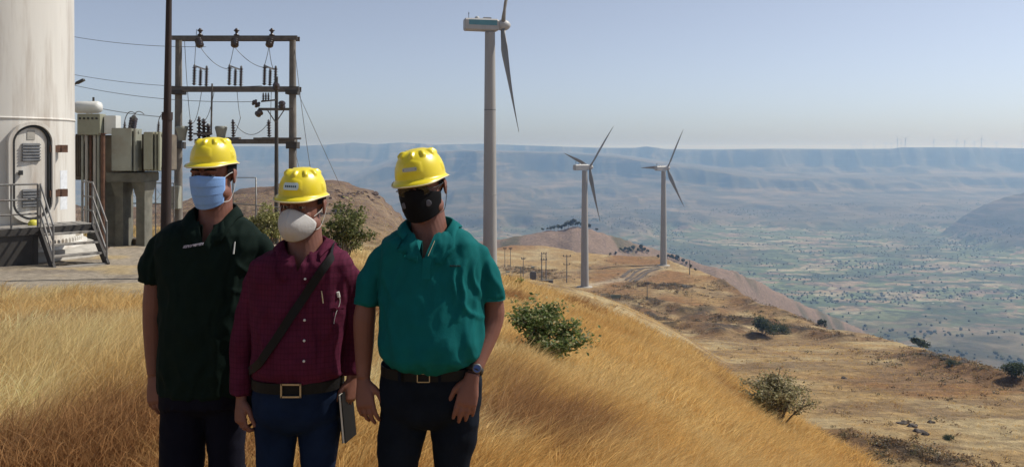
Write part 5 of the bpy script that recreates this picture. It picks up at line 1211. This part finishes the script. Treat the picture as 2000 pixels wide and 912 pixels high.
# trees dotted over the valley floor: the nearest as things, the rest as one sheet of woodland
g = np.random.default_rng(4); n = 30000; s_ = g.uniform(-.55, .68, n); Yv = np.sqrt(g.uniform(900**2, 4700**2, n)); xv = s_*Yv; zv = H(xv, Yv)
ok = (zv < -300) & (g.random(n) < .10+5*np.clip(fbm(xv/300, Yv/140, 5)-.53, 0, 1)*2); xv, Yv, zv = xv[ok], Yv[ok], zv[ok]
vis = (290-zv/Yv*F*-1*-1)  # keep
u_ = 1000+xv/Yv*F; o_ = np.argsort(Yv+np.where((u_ > 1280) & (u_ < 2000), 0, 99999)); xv, Yv, zv = xv[o_], Yv[o_], zv[o_]
for i in range(150):
    h = rd.uniform(3.5, 6.5); far_tree(float(xv[i]), float(Yv[i]), h, h*1.1, 'dark tree among the fields at the near side of the valley', 'trees on the valley floor', float(zv[i])-.5, k); k += 1
def canopy(xs, ys, zs, seed):
    g = np.random.default_rng(seed); n = len(xs); h = g.uniform(2.5, 6.5, n); w_ = h*g.uniform(.35, .75, n); a = np.linspace(0, 2*np.pi, 7)[:-1]; V_ = np.empty((n, 14, 3), np.float32)
    for j, (q, ww) in enumerate(((.12, .75), (.62, 1.0))):
        for i in range(6):
            jr = g.uniform(.7, 1.25, n); V_[:, j*6+i] = np.stack([xs+np.cos(a[i]+j*.5)*w_*ww*jr, ys+np.sin(a[i]+j*.5)*w_*ww*jr, zs+h*q], -1)
    V_[:, 12] = np.stack([xs+g.normal(0, 1, n), ys, zs+h], -1); V_[:, 13] = np.stack([xs, ys, zs-.5], -1); F_ = []
    for i in range(6):
        j = (i+1) % 6; F_ += [(i, j, 6+j), (i, 6+j, 6+i), (6+i, 6+j, 12), (j, i, 13)]
    F_ = ((np.arange(n)*14)[:, None, None]+np.array(F_)[None]).reshape(-1, 3); c = np.array((.075,.085,.05))*g.uniform(.6, 1.6, (n, 1)); return V_.reshape(-1, 3), F_, np.repeat(c, 14, 0)
v, f, c = canopy(xv[150:], Yv[150:], zv[150:], 6); o = bpy.data.objects.new('valley_woodland', np_mesh('valley_woodland', v, f, attr_mat('far_canopy', .8, 0), False, c)); link(o); tag(o, kind='stuff')
print('valley trees', len(xv))
# low scrub along the earth banks of the plateau: too much to count, one sheet
g = np.random.default_rng(21); cen = []
for j, (pts, w_, h_, c_) in enumerate(BANKS):
    Pn = [((u-1000)/F*yv(v), yv(v)) for u, v in pts]
    for _ in range(360):
        i = g.integers(0, len(Pn)-1); t = g.random(); cen.append((Pn[i][0]*(1-t)+Pn[i+1][0]*t+g.normal(0, w_*.9), Pn[i][1]*(1-t)+Pn[i+1][1]*t+g.normal(0, w_*.9)))
for _ in range(500):
    s_ = g.uniform(.05, .62); y = g.uniform(70, float(np.interp(s_, _rs, _ry))-6); cen.append((s_*y, y))
cen = np.array(cen); cen = cen[(fbm(cen[:,0]/7, cen[:,1]/7, 3) > .42)]; cz = H(cen[:,0], cen[:,1]); K_ = 24; n = len(cen)*K_
sz = np.repeat(g.uniform(.2, .6, len(cen))*(.6+cen[:,1]/300), K_)[:, None]; c0 = np.repeat(np.column_stack([cen, cz]), K_, 0)+g.normal(0, 1, (n, 3))*sz*np.array([.7, .7, .3])+np.array([0, 0, .12])
d_ = g.normal(0, 1, (n, 3)); d_[:, 2] = abs(d_[:, 2])+.4; d_ /= np.linalg.norm(d_, axis=1)[:, None]; t_ = np.cross(d_, g.normal(0, 1, (n, 3))); t_ /= np.linalg.norm(t_, axis=1)[:, None]; b_2 = np.cross(d_, t_); q_ = sz*.30
V_ = np.stack([c0-t_*q_, c0+b_2*q_*.6, c0+t_*q_, c0-b_2*q_*.6], 1).reshape(-1, 3); pal = np.array(((.13,.085,.04),(.10,.09,.04),(.22,.13,.055),(.34,.24,.12))); cc_ = np.repeat(pal[g.integers(0, 4, len(cen))], K_, 0)*g.uniform(.7, 1.3, (n, 1))
o = bpy.data.objects.new('scrub', np_mesh('scrub', V_, np.arange(4*n).reshape(n, 4), M_leaf, False, np.repeat(cc_, 4, 0))); link(o); tag(o, kind='stuff')
# rocks
M_rock = mat('dark_basalt', (.085,.068,.055), .9, var=.4, scale=1.2, bump=.6)
def rock(u, v, wp, hp, label, group=None, Y0=60, name='rock', seed=1, mt=None):
    q = at_ground(u, v, Y0)
    if not q: return
    r_ = random.Random(seed); bm = bmesh.new(); bmesh.ops.create_icosphere(bm, subdivisions=3, radius=1); w_ = wp*q[1]/F/2; h_ = hp*q[1]/F
    for vv in bm.verts:
        d_ = 1+.5*mnoise.noise(vv.co*1.6+Vector((seed*3.1,0,0)))+.2*mnoise.noise(vv.co*5); vv.co = Vector((vv.co.x*w_*d_, vv.co.y*w_*.8*d_, vv.co.z*h_*d_*.8))
    me = bpy.data.meshes.new(name); bm.to_mesh(me); bm.free(); me.materials.append(mt or M_rock); o = bpy.data.objects.new(name, me); link(o); o.location = (q[0], q[1], q[2]-.15*h_); tag(o, label, 'rock', group); return o
for i, (u, v, w_, h_) in enumerate(((1766,826,26,8),(1783,832,22,9),(1796,842,26,9),(1808,848,18,8),(1819,824,16,7),(1648,737,12,6),(1808,690,20,6),(1830,694,24,9),(1846,700,16,7),(1884,706,20,7))):
    lab = ['largest black rock at the left of the rock patch in the near field','black rock just right of the largest one in the near field','dark rock in the middle of the near field rock patch','dark rock at the lower end of the near field rock patch','reddish dark rock set above the near field rock patch','single small black rock alone in the golden field','leftmost dark rock on the right rim','widest dark rock in the row on the right rim','dark rock just right of the widest one on the rim','rightmost dark rock in the row on the right rim'][i]
    rock(u, v+2, w_, h_, lab, 'dark rocks on the golden field', seed=i+1)
M_rrock = mat('red_brown_ledge', (.11,.075,.06), .95, var=.4, scale=.6, bump=.6)
for i in range(24):
    u = 650+i*5.2+rd.uniform(-2, 2); v = 368+(u-655)*.12+rd.uniform(0, 14); q = at_ground(u, v, 140, 300)
    if q: rock(u, v, rd.uniform(7, 20), rd.uniform(2, 4.5), 'brown boulder in the rock band atop the red hill, %s from the left' % ordw(i), 'boulders on the red hill', 140, 'boulder', 20+i, M_rrock)
for i in range(14):
    u = 545+i*16.8; v = rd.uniform(372, 440); rock(u, v, rd.uniform(4, 8), rd.uniform(2, 3.5), 'small loose boulder below the rock band, %s from the left' % ordw(i), 'boulders on the red hill', 120, 'boulder', 60+i, M_rrock)
# pole yard on the plateau
def far_pole(u, v0, v1, label, arms=(), w=.3, name='utility_pole', Y=350, cat='pole', group=None, twin=0):
    x = gx(u, Y); zb = Hs(x, Y); h = (v0-v1)/F*Y*1.0
    top = max(vz(v1, Y)-zb, 3); r = empty(name, (x, Y, zb), 0, label, cat, group)
    MB().tube([(0,0,-1), (0,0,top)], [w*.6, w*.42], 8).build('pole', M_cp, r)
    if twin: MB().tube([(twin,0,-1), (twin,0,top*.97)], [w*.6, w*.42], 8).build('pole', M_cp, r)
    for (dz_, L_) in arms: 
        MB().bar((-L_/2+twin/2, 0, top-dz_), (L_/2+twin/2, 0, top-dz_), .22, .25).build('crossarm', M_steel, r)
        m = MB()
        for q in (-.45, 0, .45): m.lathe((q*L_+twin/2, 0, top-dz_), [(.14,0),(.2,.3),(.12,.7)], 8)
        tag(m.build('insulators', M_por, r), kind='stuff')
    return r
far_pole(1107, 553, 498, 'tall lone pole with two crossarms left of the middle turbine', ((.6,3.4),(4.2,2.8)), .42, group='poles on the plateau')
far_pole(1058, 548, 494, 'reddish twin pole frame standing in the dark yard', ((3.0,2.6),(.3,2.2)), .45, twin=1.9, group='poles on the plateau')
far_pole(1022, 533, 502, 'thin pole left of the twin pole frame', ((.8,1.6),), .3, group='poles on the plateau')
far_pole(986, 505, 484, 'short thin pole on the field edge beside the teal sleeve', ((.5,1.4),), .28, Y=400, group='poles on the plateau')
far_pole(1017, 535, 520, 'short reddish post between the two dark equipment blocks', (), .35, group='poles on the plateau')
far_pole(1264, 575, 553, 'thin signal post on the field below the dark tracks', ((.3,1.2),), .28, Y=300, group='poles on the plateau')
far_pole(1347, 527, 508, 'small post at the plateau edge right of the third turbine', (), .4, Y=372, group='poles on the plateau')
far_pole(997, 494, 484, 'stubby post right of the short thin pole', ((.5,1.4),), .28, Y=400, group='poles on the plateau')
def yard_block(u, v0, v1, wpx, label, parts, Y=350):
    x = gx(u, Y); zb = Hs(x, Y); k_ = Y/F; r = empty('transformer', (x, Y, zb), 0, label, 'transformer', 'transformers on the plateau'); w_ = wpx*k_; h = (v0-v1)*k_
    MB().box((0,0,.3), (w_*1.3, 3, .9), None, .1).build('plinth', M_conc, r); MB().box((0,0,.75+h*.28), (w_*.8, 1.8, h*.5), None, .08).build('tank', M_txd, r)
    for q in (-.5, .5): 
        m = MB()
        for j in range(4): m.box((q*w_*.95, -.7+j*.45, .75+h*.28), (w_*.16, .2, h*.42))
        tag(m.build('radiator', M_steel, r), kind='stuff')
    m = MB(); m.tube([(-w_*.3,0,h*.86),(w_*.3,0,h*.86)], .35, 10); m.build('conservator', M_txl, r)
    return r
yard_block(992, 540, 514, 12, 'grey transformer block in the far yard nearest the teal sleeve', 0)
yard_block(1041, 552, 516, 11, 'green grey transformer in the far yard left of the twin poles', 0)
m = MB(); q0 = Vector((gx(1028,349), 349, 0)); q1 = Vector((gx(1080,349), 349, 0)); zb = Hs(q0.x, 349)
wl = empty('yard_wall', (q0.x, 349, zb), 0, 'low dark enclosure wall around the far transformer yard', 'wall'); L_ = (q1-q0).x; MB().box((L_/2,0,.2), (L_, .4, 2.2), None, .04).build('wall_panel', M_txd, wl); MB().box((L_/2,0,1.36), (L_+.2, .6, .12)).build('wall_coping', M_conc, wl)
m = MB(); Yb = 300; x0 = gx(1203, Yb); zb = Hs(x0, Yb); sg = empty('board', (x0, Yb, zb), 0, 'grey green board on two legs below the middle of the tracks', 'sign board')
MB().box((0,0,1.9), (3.6,.3,1.3), None, .05).build('panel', mat('faded_green_board', (.16,.19,.14), .8, var=.2), sg)
for q in (-1.3, 1.3): MB().tube([(q,0,-.4),(q,0,2.5)], .12, 8).build('leg', M_rust, sg)
# far wind farm on the opposite plateau
def far_turbine(u, hpx, a0, first):
    Y = 8300 if u < 1720 else 8500; s_ = (u-1000)/F; ys = np.linspace(6400, 8200, 60); hh = H(s_*ys, ys); j = int(np.argmax(hh/ys)); y = float(ys[j])+150; x = s_*y; z = Hs(x, y)
    r = empty('wind_turbine', (x, y, z), 0, 'tiny pale wind turbine on the far skyline, %s from the left' % ordw(first), 'wind turbine', 'distant turbines on the skyline'); k_ = hpx*y/F/95.0
    m = MB(); m.tube([(0,0,-5),(0,0,62*k_)], [2.8*k_, 1.8*k_], 8); m.build('tower', M_cw, r)
    m = MB(); m.box((0,0,62*k_), (3*k_, 8*k_, 3.5*k_)); m.build('nacelle', M_cw, r)
    for i in range(3):
        a = RAD(a0+120*i); m = MB(); m.tube([(0,-5*k_,62*k_), (sin(a)*34*k_, -5*k_, (62+cos(a)*34*k_/k_)*k_)], [1.6*k_, .4*k_], 6); m.build('blade', M_cw, r)
for i, (u, hp) in enumerate(sorted(((1666,14),(1673,13),(1682,20),(1708,12),(1729,16),(1741,14),(1753,26),(1760,15),(1768,27),(1824,22),(1868,20),(1884,20),(1903,17),(1917,26),(1946,16),(1996,16),(1962,10)))): far_turbine(u, hp, (i*37) % 120, i)
